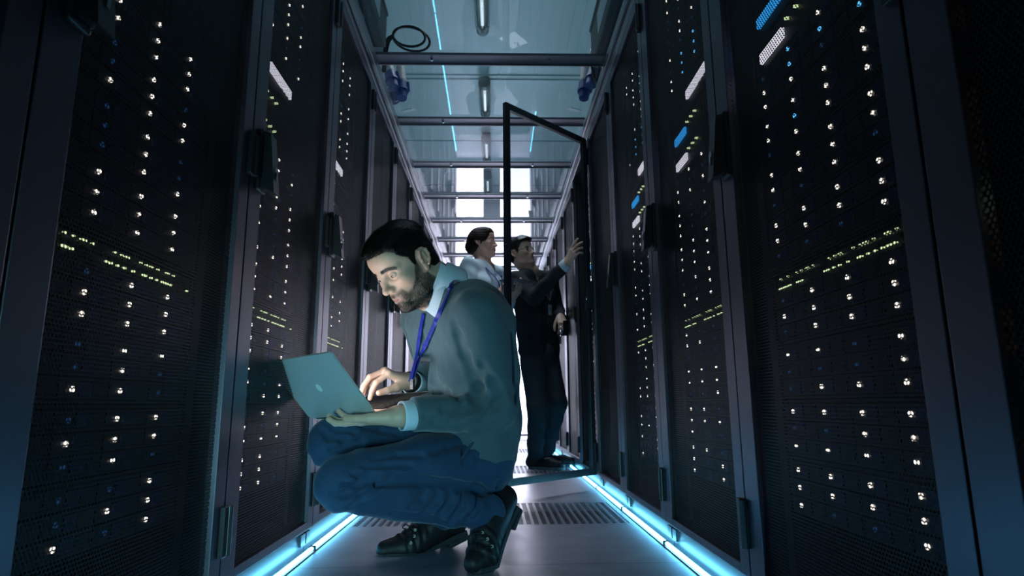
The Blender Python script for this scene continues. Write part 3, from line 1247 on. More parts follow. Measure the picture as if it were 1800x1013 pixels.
def sm(x, a, b):
    t = np.clip((x - a) / (b - a), 0, 1)
    return t * t * (3 - 2 * t)


def noise3(P, s, seed=0):
    """cheap smooth pseudo noise in -1..1"""
    r = np.random.default_rng(seed)
    out = np.zeros(len(P))
    for i in range(5):
        d = r.normal(size=3)
        d /= np.linalg.norm(d)
        out += np.sin(P @ d * s * (0.7 + 0.25 * i) + r.uniform(0, 6.28) + 1.3 * np.sin(P @ r.normal(size=3) * s * 0.35))
    return out / 5


def toned(name, rough=0.5, spec=0.4, sss=0.0, sheen=0.0, bump=0.0, bscale=300.0, fine=0.0, fscale=900.0):
    """material whose base colour comes from the mesh's own tone attribute"""
    m = mat(name, (0.5, 0.5, 0.5), rough=rough, spec=spec, sss=sss, sheen=sheen, bump=bump, bscale=bscale)
    nt = m.node_tree
    b = nt.nodes['Principled BSDF']
    a = nt.nodes.new('ShaderNodeAttribute')
    a.attribute_name = 'tone'
    if fine:
        tc = nt.nodes.new('ShaderNodeTexCoord')
        n = nt.nodes.new('ShaderNodeTexNoise')
        n.inputs['Scale'].default_value = fscale
        n.inputs['Detail'].default_value = 3
        nt.links.new(tc.outputs['Object'], n.inputs['Vector'])
        mr = nt.nodes.new('ShaderNodeMapRange')
        mr.inputs['From Min'].default_value = 0.3
        mr.inputs['From Max'].default_value = 0.7
        mr.inputs['To Min'].default_value = 1 - fine
        mr.inputs['To Max'].default_value = 1 + fine
        nt.links.new(n.outputs['Fac'], mr.inputs['Value'])
        vm = nt.nodes.new('ShaderNodeVectorMath')
        vm.operation = 'SCALE'
        nt.links.new(a.outputs['Color'], vm.inputs[0])
        nt.links.new(mr.outputs['Result'], vm.inputs['Scale'])
        nt.links.new(vm.outputs['Vector'], b.inputs['Base Color'])
    else:
        nt.links.new(a.outputs['Color'], b.inputs['Base Color'])
    return m


toned('skin', rough=0.45, spec=0.35, sss=0.12)
mat('eye_white', (0.42, 0.41, 0.41), rough=0.15)
mat('iris', (0.06, 0.05, 0.04), rough=0.1)
mat('hair_dark', (0.010, 0.008, 0.007), rough=0.42, spec=0.35)
mat('hair_brown', (0.016, 0.010, 0.007), rough=0.6, spec=0.15)


def head_solid(female=False):
    """head in its own space: x forward, y to its left, z up, origin between the eyes' level and the ears; 0.235 tall"""
    s = Solid()
    w = 0.94 if female else 1.0
    s.el((-0.012, 0, 0.035), (0.098, 0.077 * w, 0.084), k=0.01)
    s.el((0.030, 0, -0.020), (0.058, 0.062 * w, 0.080), k=0.03)
    s.el((0.052, 0, 0.048), (0.044, 0.058 * w, 0.040), k=0.02)
    jw = 0.048 if female else 0.054
    for q in (-1, 1):
        s.rc((-0.012, q * jw, -0.048), (0.020, q * jw * 0.86, -0.090), 0.019, 0.016, k=0.025)
        s.rc((0.020, q * jw * 0.86, -0.090), (0.064, q * 0.015, -0.106), 0.016, 0.015, k=0.02)
        s.el((0.052, q * 0.044 * w, -0.024), (0.024, 0.020, 0.018), k=0.018)
        s.rc((0.082, q * 0.012, 0.0145), (0.062, q * 0.047 * w, 0.013), 0.009 if not female else 0.007, 0.008, k=0.014)
    s.el((0.070, 0, -0.104), (0.020, 0.020, 0.016), k=0.014)
    s.el((0.064, 0, -0.066), (0.030, 0.032, 0.030), k=0.018)
    s.rc((0.010, 0, -0.085), (0.055, 0, -0.100), 0.030, 0.016, k=0.02)
    for q in (-1, 1):   # eye sockets
        s.el((0.088, q * 0.032, -0.003), (0.019, 0.0175, 0.0125), k=0.011, op=-1)
    # nose
    s.rc((0.083, 0, 0.014), (0.104, 0, -0.034), 0.0075, 0.0095, k=0.012)
    s.el((0.104, 0, -0.038), (0.0115, 0.0115, 0.0095), k=0.006)
    for q in (-1, 1):
        s.el((0.092, q * 0.0125, -0.041), (0.012, 0.0085, 0.0085), k=0.006)
        s.el((0.098, q * 0.0075, -0.049), (0.0055, 0.0038, 0.0045), k=0.003, op=-1)
    # lips
    s.rc((0.0915, 0, -0.0665), (0.073, 0.025, -0.0715), 0.0058, 0.003, k=0.006)
    s.rc((0.0915, 0, -0.0665), (0.073, -0.025, -0.0715), 0.0058, 0.003, k=0.006)
    s.rc((0.0895, 0, -0.0785), (0.073, 0.023, -0.0735), 0.0066, 0.003, k=0.006)
    s.rc((0.0895, 0, -0.0785), (0.073, -0.023, -0.0735), 0.0066, 0.003, k=0.006)
    for q in (-1, 1):
        s.rc((0.0985, 0, -0.0722), (0.076, q * 0.027, -0.0725), 0.0018, 0.0012, k=0.003, op=-1)
    # lids closing over the (separate) eyeballs, opened in an almond
    for q in (-1, 1):
        ec = np.array([0.0705, q * 0.032, -0.003])
        s.el(ec, (0.0147, 0.0147, 0.0147), k=0.004)
        ca_, sa_ = math.cos(R(8)), math.sin(R(8)) * q
        s.el(ec + np.array([0.0135, q * 0.0005, -0.0022]), (0.010, 0.0120, 0.0035), rot=np.array([[1, 0, 0], [0, ca_, -sa_], [0, sa_, ca_]]), k=0.0015, op=-1)
        s.rc(ec + np.array([0.0133, -q * 0.011, 0.0052]), ec + np.array([0.0142, q * 0.002, 0.0072]), 0.0012, 0.0014, k=0.002, op=-1)
        s.rc(ec + np.array([0.0142, q * 0.002, 0.0072]), ec + np.array([0.0098, q * 0.0115, 0.0040]), 0.0014, 0.0011, k=0.002, op=-1)
    # ears
    for q in (-1, 1):
        tilt = R(12)
        c, sn = math.cos(tilt), math.sin(tilt)

        def e(x, z, out):
            return (-0.014 + c * x - sn * z, q * (0.072 * w + out), -0.010 + sn * x + c * z)
        rim = [(0.012, 0.012), (0.010, 0.027), (-0.002, 0.033), (-0.014, 0.027), (-0.018, 0.012), (-0.014, -0.004), (-0.006, -0.016)]
        s.el(e(-0.002, 0.006, 0.006), (0.018, 0.006, 0.029), rot=np.array([[c, 0, -sn], [0, 1, 0], [sn, 0, c]]), k=0.008)
        s.el(e(-0.001, 0.004, 0.016), (0.0115, 0.010, 0.020), rot=np.array([[c, 0, -sn], [0, 1, 0], [sn, 0, c]]), k=0.006, op=-1)
        for i in range(len(rim) - 1):
            o0 = 0.010 + 0.006 * (i / 6)
            s.rc(e(*rim[i], o0), e(*rim[i + 1], o0 + 0.001), 0.0036, k=0.004)
        s.rc(e(-0.004, 0.020, 0.009), e(-0.010, -0.004, 0.011), 0.003, k=0.004)
        s.el(e(0.000, -0.022, 0.008), (0.008, 0.005, 0.010), k=0.006)
        s.el(e(0.010, 0.000, 0.009), (0.004, 0.004, 0.006), k=0.004)
    return s


def interp(x, xs, ys):
    return np.interp(x, xs, ys)


def head_tone(L, base, lip, female=False, stubble=0.0):
    """colour of the skin by place on the head (L in head space): lips, flushed cheeks and nose, ears, brows"""
    c = np.tile(np.array(base), (len(L), 1))
    x, y, z = L[:, 0], np.abs(L[:, 1]), L[:, 2]
    def blend(m, col):
        nonlocal c
        c = c * (1 - m[:, None]) + np.array(col) * m[:, None]
    red = np.array(base) * np.array([1.0, 0.72, 0.62])
    blend(0.5 * np.exp(-((x - 0.105) ** 2 + (z + 0.040) ** 2 + y ** 2) / 0.014 ** 2), red)
    blend(0.35 * np.exp(-(((y - 0.045) / 0.02) ** 2 + ((z + 0.030) / 0.02) ** 2)) * (x > 0.02), red)
    blend(0.35 * sm(y, 0.074, 0.080), red)
    lipm = np.exp(-(((z + 0.0725) / 0.0085) ** 4)) * sm(0.0255 - y, 0, 0.006) * sm(x, 0.072, 0.078)
    blend(0.85 * lipm, lip)
    # eyebrows
    zb = 0.0170 + 0.10 * (y - 0.012) - 2.4 * np.maximum(y - 0.030, 0) ** 1.4
    bm = np.exp(-(((z - zb) / (0.0042 if not female else 0.0030)) ** 2)) * sm(y, 0.008, 0.014) * sm(0.056 - y, 0, 0.010) * (x > 0.03)
    blend(0.9 * bm, (0.018, 0.013, 0.010))
    if stubble:
        m = beard_mask(L)
        blend(stubble * sm(m, -0.010, 0.006), (0.030, 0.022, 0.018))
    return c


def beard_mask(L):
    """positive inside the beard (metres from its edge)"""
    x, y, z = L[:, 0], np.abs(L[:, 1]), L[:, 2]
    top = interp(x, [-0.04, -0.01, 0.008, 0.022, 0.036, 0.052, 0.066, 0.076, 0.12], [-0.10, -0.055, 0.0, -0.016, -0.046, -0.066, -0.070, -0.0525, -0.0525])
    m = top - z
    m = np.minimum(m, z + 0.135)
    lips = np.maximum(np.abs(z + 0.0730) - 0.0075, np.maximum(y - 0.023, 0.070 - x))
    m = np.minimum(m, lips)
    gap_ = np.maximum(np.abs(z + 0.089) - 0.004, np.maximum(y - 0.011, 0.07 - x))
    ear_ = np.maximum(y - 0.10, 0.002 - x - 0.0)
    m = np.minimum(m, np.where(z > -0.045, x - 0.002, 1.0))
    return np.minimum(m, np.where(y > 0.088, -0.01, 1.0))


def short_hair_mask(L):
    x, z = L[:, 0], L[:, 2]
    zl = interp(x, [-0.12, -0.075, -0.045, -0.036, -0.024, -0.004, 0.006, 0.010, 0.024, 0.030, 0.046, 0.058, 0.072, 0.10],
                [-0.066, -0.064, -0.055, -0.035, 0.022, 0.026, 0.006, -0.018, -0.022, 0.012, 0.032, 0.055, 0.065, 0.067])
    return z - zl


def strands(name, P, N, D, length, width, material, parent, seed=0, curl=0.2, lift=0.5):
    """many tapered hairs as one mesh"""
    r = np.random.default_rng(seed)
    n = len(P)
    ln = length * r.uniform(0.6, 1.25, n)[:, None]
    d = D + r.normal(scale=0.28, size=(n, 3))
    d = d - N * (d * N).sum(1)[:, None]
    d /= np.linalg.norm(d, axis=1)[:, None] + 1e-9
    side = np.cross(N, d)
    p0 = P - N * 0.001
    p1 = P + (d * 0.55 + N * lift * 0.6) * ln
    p2 = P + (d * 1.0 + N * lift * 0.55 + side * r.normal(scale=curl, size=(n, 1))) * ln
    w = width
    V = np.stack([p0 - side * w, p0 + side * w, p1 - side * w * 0.8, p1 + side * w * 0.8, p2 - side * w * 0.15, p2 + side * w * 0.15], 1).reshape(-1, 3)
    b = np.arange(n)[:, None] * 6
    F = np.concatenate([b + np.array([0, 1, 3, 2]), b + np.array([2, 3, 5, 4])])
    return mesh_from(name, V, F, material, parent)


def scatter(V, F, mask, n, seed=0):
    """n points with normals on the faces of (V, F) whose mask value is positive"""
    r = np.random.default_rng(seed)
    a, b, c, d = V[F[:, 0]], V[F[:, 1]], V[F[:, 2]], V[F[:, 3]]
    nn = np.cross(c - a, d - b)
    ar = np.linalg.norm(nn, axis=1)
    m = mask(V[F].mean(1)) > 0
    w = ar * m
    i = r.choice(len(F), n, p=w / w.sum())
    u, v = r.random((n, 1)), r.random((n, 1))
    P = (a[i] * (1 - u) + b[i] * u) * (1 - v) + (d[i] * (1 - u) + c[i] * u) * v
    return P, nn[i] / (ar[i][:, None] + 1e-12)


def hand_solid(side, curls, thumb=(0.5, 0.3, 0.2), spread=0.06, wrist_r=0.026):
    """hand in its own space: wrist at the origin, x along the fingers, z out of the back of the hand,
    the thumb on +y (side=1) or -y (side=-1); curls: three bend angles per finger, index first"""
    s = Solid()
    kn = [(0.090, 0.030, 0.004), (0.094, 0.010, 0.007), (0.089, -0.010, 0.005), (0.080, -0.028, 0.001)]
    ln = [(0.044, 0.027, 0.021), (0.049, 0.031, 0.022), (0.045, 0.028, 0.021), (0.034, 0.021, 0.018)]
    rr = [0.0092, 0.0094, 0.0088, 0.0078]
    s.rc((-0.004, 0, 0), (0.012, 0, 0), wrist_r * 0.92, wrist_r * 0.86, k=0.01)
    for i, (x, y, z) in enumerate(kn):
        y *= side
        s.rc((0.012, y * 0.55, 0.0), (x, y, z - 0.003), 0.0145, 0.0115, k=0.014)
        s.el((x, y, z), (0.010, 0.009, 0.009), k=0.006)
        a = 0.0
        sp = (1.5 - i) * spread * side
        p = np.array([x, y, z - 0.001])
        for j in range(3):
            a += curls[i][j]
            d = np.array([math.cos(a) * math.cos(sp), math.cos(a) * math.sin(sp), -math.sin(a)])
            q = p + d * ln[i][j]
            r0 = rr[i] * (1.0, 0.93, 0.86)[j]
            s.rc(p, q, r0, r0 * 0.92, k=0.003)
            p = q
    t0 = np.array([0.022, 0.024 * side, -0.006])
    a0, up, b0 = thumb
    d1 = nrm([math.cos(a0), math.sin(a0) * side, -math.sin(up)])
    t1 = t0 + d1 * 0.044
    d2 = nrm([math.cos(a0 - b0), math.sin(a0 - b0) * side, -math.sin(up * 1.1)])
    t2 = t1 + d2 * 0.033
    d3 = nrm([math.cos(a0 - 2 * b0), math.sin(a0 - 2 * b0) * side, -math.sin(up * 1.1)])
    t3 = t2 + d3 * 0.026
    s.rc(t0, t1, 0.0165, 0.0125, k=0.014)
    s.rc(t1, t2, 0.0115, 0.0102, k=0.004)
    s.rc(t2, t3, 0.0100, 0.0085, k=0.003)
    return s


def frame_of(x, zhint):
    """rotation with the given x axis and z as near as may be to zhint"""
    x = nrm(x)
    z = np.asarray(zhint, float)
    z = nrm(z - x * (z @ x))
    return np.stack([x, np.cross(z, x), z], 1)


def hit(f, px, py, y0=1.2, y1=2.6, off=0.0):
    """first point of the solid f met on the line of sight through the photo position (px, py)"""
    a = at(px, py, y0)
    d = nrm(at(px, py, y1) - a)
    t = 0.0
    for _ in range(160):
        q_ = (a + d * t)[None, :]
        v = f.ev(q_)[0] + (f.disp(q_)[0] if f.disp is not None else 0.0)
        t += max(v, 0.0006) * 0.75
        if v < 0.0006 or t > 2.0:
            break
    return a + d * (t - off)


def crease(s, px, r=0.006, k=0.014, sink=0.5):
    """fold: a groove laid along the surface of s through photo positions"""
    base = Solid()
    base.p = list(s.p)
    pts = [hit(base, x, y, off=r * (1 - 2 * sink)) for x, y in px]
    pts = [p for p in pts if abs(base.ev(p[None, :])[0]) < 2 * r]
    n = len(pts)
    if n < 2:
        return
    for i in range(n - 1):
        f0, f1 = math.sin(math.pi * (i + 0.35) / (n - 0.3)), math.sin(math.pi * (i + 1.35) / (n + 0.7))
        s.rc(pts[i], pts[i + 1], r * (0.45 + 0.55 * f0), r * (0.45 + 0.55 * f1), k=k, op=-1)


def ridge(s, px, r=0.006, k=0.02, sink=0.5):
    """fold: a soft ridge laid along the surface of s through photo positions"""
    base = Solid()
    base.p = list(s.p)
    pts = [hit(base, x, y, off=-r * sink) for x, y in px]
    for i in range(len(pts) - 1):
        s.rc(pts[i], pts[i + 1], r, r * 0.9, k=k)


def bounds(s, pad=0.02):
    lo = np.min([p[7] - p[8] for p in s.p if p[6] > 0], 0) - pad
    hi = np.max([p[7] + p[8] for p in s.p if p[6] > 0], 0) + pad
    return lo, hi
# ------------------------------------------------------------------ the crouching person with the laptop
toned('sweater_gray', rough=0.85, spec=0.2, sheen=0.25, bump=0.35, bscale=900, fine=0.16, fscale=700)
mat('trouser_blue', (0.024, 0.058, 0.118), rough=0.78, spec=0.25, noise=0.16, nscale=330, sheen=0.15, bump=0.25, bscale=900)
mat('shirt_blue', (0.58, 0.68, 0.78), rough=0.75, spec=0.2, bump=0.15, bscale=800)
mat('lanyard_blue', (0.008, 0.022, 0.26), rough=0.5)
mat('boot_leather', (0.012, 0.012, 0.014), rough=0.5, spec=0.35, bump=0.3, bscale=120)
mat('boot_sole', (0.018, 0.018, 0.018), rough=0.6)
mat('lace', (0.010, 0.010, 0.011), rough=0.8)
mat('brass', (0.10, 0.095, 0.085), rough=0.45, metal=0.9)
mat('watch_strap', (0.010, 0.010, 0.011), rough=0.5)
mat('aluminium', (0.55, 0.60, 0.61), rough=0.36, metal=0.25)
mat('logo_pale', (0.80, 0.88, 0.88), rough=0.25)
mat('key_black', (0.010, 0.010, 0.011), rough=0.5)
emitter('screen_light', (0.95, 0.96, 1.0), SCREEN_POWER)

# --- laptop
LO = np.array([-0.3168, 1.6904, 0.4293])
LW, LD_ = np.array([-0.7536, 0.6563, -0.0364]), np.array([0.6208, 0.7289, 0.2886])
LW = nrm(LW)
LD_ = nrm(LD_ - LW * (LD_ @ LW))
LN = np.cross(LW, LD_)
LN = LN if LN[2] > 0 else -LN
LA = R(115.7)
LLID = math.cos(LA) * LD_ + math.sin(LA) * LN
WID, DEP = 0.31, 0.215
lap = empty('laptop', tuple(LO))


def L3(w, d, n):
    return LW * w + LD_ * d + LN * n


def slab(mb, o, ax, ay, an, w, d, t, r=0.012, mi=0):
    """thin slab with rounded corners; o is the corner, an the thickness direction"""
    pts = []
    for cx, cy, a0 in ((w - r, d - r, 0), (r, d - r, 90), (r, r, 180), (w - r, r, 270)):
        for k in range(5):
            a = R(a0 + k * 22.5)
            pts.append((cx + r * math.cos(a), cy + r * math.sin(a)))
    n = len(pts)
    vs = [o + ax * x + ay * y for x, y in pts] + [o + ax * x + ay * y + an * t for x, y in pts]
    mb.add(vs, [tuple(range(n)), tuple(range(2 * n - 1, n - 1, -1))] + [(i, n + i, n + (i + 1) % n, (i + 1) % n) for i in range(n)], mi)


Z3 = np.zeros(3)
b = MB()
slab(b, L3(0, 0.004, -0.011), LW, LD_, LN, WID, DEP - 0.004, 0.011)
b.build('keyboard_base', M['aluminium'], lap)
b = MB()
b.obox(L3(WID / 2, 0.108, 0.0003), LW * (WID / 2 - 0.004), LD_ * 0.098, LN * 0.0006)
kb = b.build('key_bed', M['key_black'], lap)
b = MB()
for r_ in range(6):
    for c_ in range(14):
        b.obox(L3(WID / 2 - 0.128 + c_ * 0.0197, 0.032 + r_ * 0.0172, 0.0015), LW * 0.0082, LD_ * 0.0068, LN * 0.001)
b.build('keys', M['key_black'], kb)
b = MB(); slab(b, L3(WID / 2 - 0.052, 0.133, 0.0009), LW, LD_, LN, 0.104, 0.066, 0.0005, 0.006)
b.build('trackpad', M['boot_leather'], lap)
LB = np.cross(LW, LLID)                       # out of the back of the lid
if LB @ LD_ > 0:
    LB = -LB
b = MB()
slab(b, Z3, LW, LLID, LB, WID, DEP, 0.006)
lid = b.build('lid', M['aluminium'], lap)
b = MB(); b.obox(LW * WID / 2 + LLID * (DEP / 2 + 0.003) - LB * 0.0008, LW * (WID / 2 - 0.009), LLID * (DEP / 2 - 0.012), LB * 0.0006)
b.build('screen', M['screen_light'], lid)
b = MB()
b.cyl(L3(0.03, 0.001, -0.002), L3(WID - 0.03, 0.001, -0.002), 0.0055, n=10)
b.build('hinge', M['key_black'], lap)
lg = MB()
cc_ = LW * WID / 2 + LLID * DEP / 2 + LB * 0.0062
lg.add([cc_ + (LW * math.cos(2 * math.pi * i / 28) * 0.0105 + LLID * math.sin(2 * math.pi * i / 28) * 0.0135) for i in range(28)]
       + [cc_ + LB * 0.0004 + (LW * math.cos(2 * math.pi * i / 28) * 0.0105 + LLID * math.sin(2 * math.pi * i / 28) * 0.0135) for i in range(28)],
       [tuple(range(28, 56))] + [(i, (i + 1) % 28, 28 + (i + 1) % 28, 28 + i) for i in range(28)])
lg.build('logo', M['logo_pale'], lid)['label'] = 'pale oval emblem on the lid'
tag(lap, 'open silver laptop with a pale oval emblem, held by the crouching person', 'laptop')

# --- skeleton
fh, lh = nrm((-0.80, -0.60, 0)), nrm((0.60, -0.80, 0))
neck = at(783, 512, 1.91)
chest = at(810, 575, 1.93)
mid = at(818, 655, 1.95)
belly = at(822, 735, 1.97)
pelvis = at(818, 795, 1.98)
sh_l, sh_r = at(840, 552, 1.775), at(740, 562, 2.07)
el_l, wr_l = at(874, 720, 1.83), at(702, 732, 1.68)
el_r, wr_r = at(775, 700, 2.19), at(722, 672, 1.96)
hip_l, hip_r = pelvis + lh * 0.085 + np.array([0, 0, -0.015]), pelvis - lh * 0.085 + np.array([0, 0, 0.0])
kn_l, kn_r = at(606, 850, 1.66), at(588, 778, 1.84)
an_l, an_r = at(862, 902, 1.885), at(786, 902, 2.07)

man = empty('person', (float(pelvis[0]), float(pelvis[1]), 0.0))
MOFF = np.array([pelvis[0], pelvis[1], 0.0])

# head pose: turned some 33 degrees towards the camera out of profile, bowed 32 degrees
ya, pi_ = R(44), R(37)
hf = np.array([-math.cos(ya) * math.cos(pi_), -math.sin(ya) * math.cos(pi_), -math.sin(pi_)])
hl = np.array([math.sin(ya), -math.cos(ya), 0.0])
rl = R(4)
hu = np.cross(hf, hl)
hl, hu = hl * math.cos(rl) + hu * math.sin(rl), hu * math.cos(rl) - hl * math.sin(rl)
HR = np.stack([hf, hl, hu], 1)
HS = 1.02
HT = np.array(at(745, 456, 1.80)) - HR @ np.array([-0.014, 0.078, -0.010]) * HS


def to_head(P, R_=HR, t=HT, s=HS):
    return (P - t) @ R_ / s


def hd(x, y, z):
    return HR @ np.array([x, y, z]) * HS + HT


# --- body: head, neck, trunk, arms and hands as one surface
hands = {}
hl_x = nrm(at(583, 736, 1.74) - wr_l)
# left hand lies under the laptop, palm up, fingers closing over the edge of the base
hz = -(LN + np.array([0, 0, 0.0]))             # back of the hand looks down
FR = frame_of(hl_x, hz)
hs_l = hand_solid(-1, [(-0.04, 0.08, 0.55), (0.0, 0.10, 0.60), (0.02, 0.15, 0.60), (0.05, 0.20, 0.55)], thumb=(0.35, 0.05, 0.15), spread=0.04, wrist_r=0.029)
hs_l.xform(FR, wr_l, 1.06)
kp = LO + LW * 0.17 + LD_ * 0.075             # on the keys
rx = nrm(at(668, 652, 1.90) - wr_r)
FR2 = frame_of(rx, LN * 1.0 + np.array([0.1, -0.2, 0.2]))
hs_r = hand_solid(1, [(0.95, 0.55, 0.25), (0.70, 0.65, 0.30), (0.85, 0.60, 0.30), (1.0, 0.6, 0.3)], thumb=(0.5, 0.55, 0.15), spread=0.09, wrist_r=0.029)
hs_r.xform(FR2, wr_r, 1.04)

bs = head_solid()
bs.xform(HR, HT, HS)
bs.chain([hd(-0.045, 0, -0.055), (hd(-0.045, 0, -0.055) + neck) / 2, neck + np.array([0.02, 0.02, -0.02])], [0.060, 0.060, 0.066], k=0.03)
bs.rc(hd(0.005, 0, -0.095), neck + fh * 0.05 - np.array([0, 0, 0.03]), 0.042, 0.045, k=0.03)
bs.chain([neck, chest, mid, belly, pelvis], [0.055, 0.075, 0.08, 0.08, 0.075], k=0.03)
bs.chain([neck, sh_l, el_l, wr_l], [0.045, 0.036, 0.027, 0.0265], k=0.02)
bs.chain([neck, sh_r, el_r, wr_r], [0.045, 0.036, 0.027, 0.0265], k=0.02)
hands_from = len(bs.p)
bs.extend(hs_l).extend(hs_r)
nd0 = hd(-0.045, 0, -0.055) - neck
V, F = two_part(bs, HT, np.linalg.norm(neck + nd0 * 0.3 - HT), 0.0014, 0.0027)
L = to_head(V)
nearh = np.sqrt((L ** 2).sum(1)) < 0.2
tone = np.tile(np.array((0.62, 0.40, 0.30)), (len(V), 1))
tone[nearh] = head_tone(L[nearh], (0.62, 0.40, 0.30), (0.46, 0.22, 0.18), stubble=0.75)
# nails
body = mesh_from('body', V - MOFF, F, M['skin'], man, color=tone)
HV, HF = V, F

# eyes
for q in (1, -1):
    c = np.array([0.0705, q * 0.032, -0.003])
    g = nrm((0.955, 0.02, -0.24))
    e = MB()
    bm = bmesh.new()
    bmesh.ops.create_uvsphere(bm, u_segments=24, v_segments=16, radius=0.01305)
    fr = frame_of((0.0, 1.0, 0.0), g)
    vs, mi = [], []
    bm.verts.index_update()
    for v in bm.verts:
        vs.append(fr @ np.array(v.co[:]))
    fcs = [[v.index for v in f.verts] for f in bm.faces]
    e.add([hd(*(c + v)) - MOFF for v in vs], fcs)
    for i, f in enumerate(bm.faces):
        cz = f.calc_center_median().z
        e.m[i] = 1 if cz > 0.0114 else 0
    bm.free()
    e.build('eye', [M['eye_white'], M['iris']], man, smooth=True)

# --- hair and beard
hair_s = Solid()
hair_s.el((-0.012, 0, 0.035), (0.098, 0.077, 0.084), k=0.01)
hair_s.el((0.052, 0, 0.048), (0.044, 0.058, 0.040), k=0.02)
hair_s.el((-0.030, 0, -0.02), (0.075, 0.066, 0.075), k=0.03)
hair_s.rc((-0.045, 0, -0.045), (-0.055, 0, -0.09), 0.054, 0.050, k=0.03)


def hair_f(P):
    Lp = to_head(P)
    m = short_hair_mask(Lp)
    x, y, z = Lp[:, 0], np.abs(Lp[:, 1]), Lp[:, 2]
    th = 0.0025 + 0.009 * sm(z, 0.035, 0.10) + 0.006 * sm(x, 0.0, 0.07) * sm(z, 0.045, 0.075)
    nz = noise3(Lp * np.array([0.35, 1.0, 1.0]), 210, 3)
    t = np.where(m > 0, th * sm(m, 0.0, 0.014) + 0.0016 * nz * sm(m, 0, 0.02), -0.02 * np.clip(-m / 0.02, 0, 1) - 0.002)
    return hair_s.ev(Lp) * HS - t * HS


hlo, hhi = HT - 0.19, HT + 0.19
V, F = surface(hair_f, hlo, hhi, 0.003)
hair = mesh_from('hair', V - MOFF, F, M['hair_dark'], man)
P, N = scatter(V, F, lambda p: short_hair_mask(to_head(p)) - 0.002, 16000, 1)
Lp = to_head(P)
comb = np.stack([0.9 * np.ones(len(P)), 0.25 * np.sign(Lp[:, 1]), -0.35 - 1.4 * sm(0.06 - Lp[:, 2], 0, 0.05)], 1)
comb[:, 0] -= 1.0 * sm(0.02 - Lp[:, 0], 0, 0.03) * sm(0.07 - Lp[:, 2], 0, 0.05)
top = sm(Lp[:, 2], 0.03, 0.09)
strands('hair_strands', P - MOFF, N, comb @ HR.T, (0.005 + 0.011 * top)[:, None], 0.00045, M['hair_dark'], hair, 2, curl=0.25, lift=0.35)
P, N = scatter(HV, HF, lambda p: np.where(np.abs(to_head(p)).max(1) < 0.16, beard_mask(to_head(p)) - 0.016 * np.random.default_rng(13).random(len(p)) ** 1.3, -1), 15000, 3)
Lp = to_head(P)
bd = np.stack([0.25 * np.ones(len(P)), 0.3 * np.sign(Lp[:, 1]), -np.ones(len(P))], 1)
dens = 0.004 + 0.005 * sm(-Lp[:, 2], 0.06, 0.10)
strands('beard', P - MOFF, N, bd @ HR.T, dens[:, None], 0.00035, M['hair_dark'], man, 4, curl=0.35, lift=0.55)
ex = np.random.default_rng(9)
# eyebrows and lashes
ebP, ebN = scatter(HV, HF, lambda p: (lambda l: 0.0032 - np.abs(l[:, 2] - (0.0170 + 0.10 * (np.abs(l[:, 1]) - 0.012) - 2.4 * np.maximum(np.abs(l[:, 1]) - 0.030, 0) ** 1.4))
                   - 10 * ((np.abs(l[:, 1]) < 0.010) | (np.abs(l[:, 1]) > 0.053) | (l[:, 0] < 0.04) | (l[:, 0] > 0.12)))(to_head(p)), 900, 6)
le = to_head(ebP)
strands('eyebrows', ebP - MOFF, ebN, np.stack([-0.1 * np.ones(len(le)), np.sign(le[:, 1]), 0.35 * np.ones(len(le))], 1) @ HR.T, 0.008 * np.ones((len(le), 1)), 0.00035, M['hair_dark'], man, 7, curl=0.1, lift=0.25)

# --- sweater


def lat(p, w):
    return p + lh * w


sw = Solid()
for q in (-1, 1):
    sw.chain([lat(chest + [0, 0, 0.055], q * 0.075), lat(chest, q * 0.085), lat(mid, q * 0.075), lat(belly, q * 0.070), lat(pelvis + [0.0, 0.0, 0.02], q * 0.075)],
             [0.080, 0.112, 0.116, 0.116, 0.118], k=0.04)
sw.rc(neck + np.array([0.02, 0.02, -0.03]), chest, 0.078, 0.10, k=0.04)
sw.rc(neck + np.array([0.0, 0.0, -0.035]), sh_l, 0.066, 0.066, k=0.04)
sw.rc(neck + np.array([0.0, 0.0, -0.035]), sh_r, 0.066, 0.066, k=0.04)
sw.rc(sh_l, el_l, 0.074, 0.060, k=0.025)
sw.rc(el_l, wr_l + (el_l - wr_l) * 0.10, 0.058, 0.046, k=0.012)
sw.rc(sh_r, el_r, 0.066, 0.054, k=0.02)
sw.rc(el_r, wr_r + (el_r - wr_r) * 0.16, 0.053, 0.041, k=0.012)
# hem hanging at the back
back = -fh
hem_b = at(876, 816, 1.99)
sw.rc(lat(pelvis + back * 0.03, 0.05), hem_b + np.array([-0.02, 0, 0.03]), 0.10, 0.075, k=0.03)
sw.rc(lat(pelvis + back * 0.03, -0.05), hem_b + np.array([-0.07, 0.09, 0.03]), 0.10, 0.075, k=0.03)
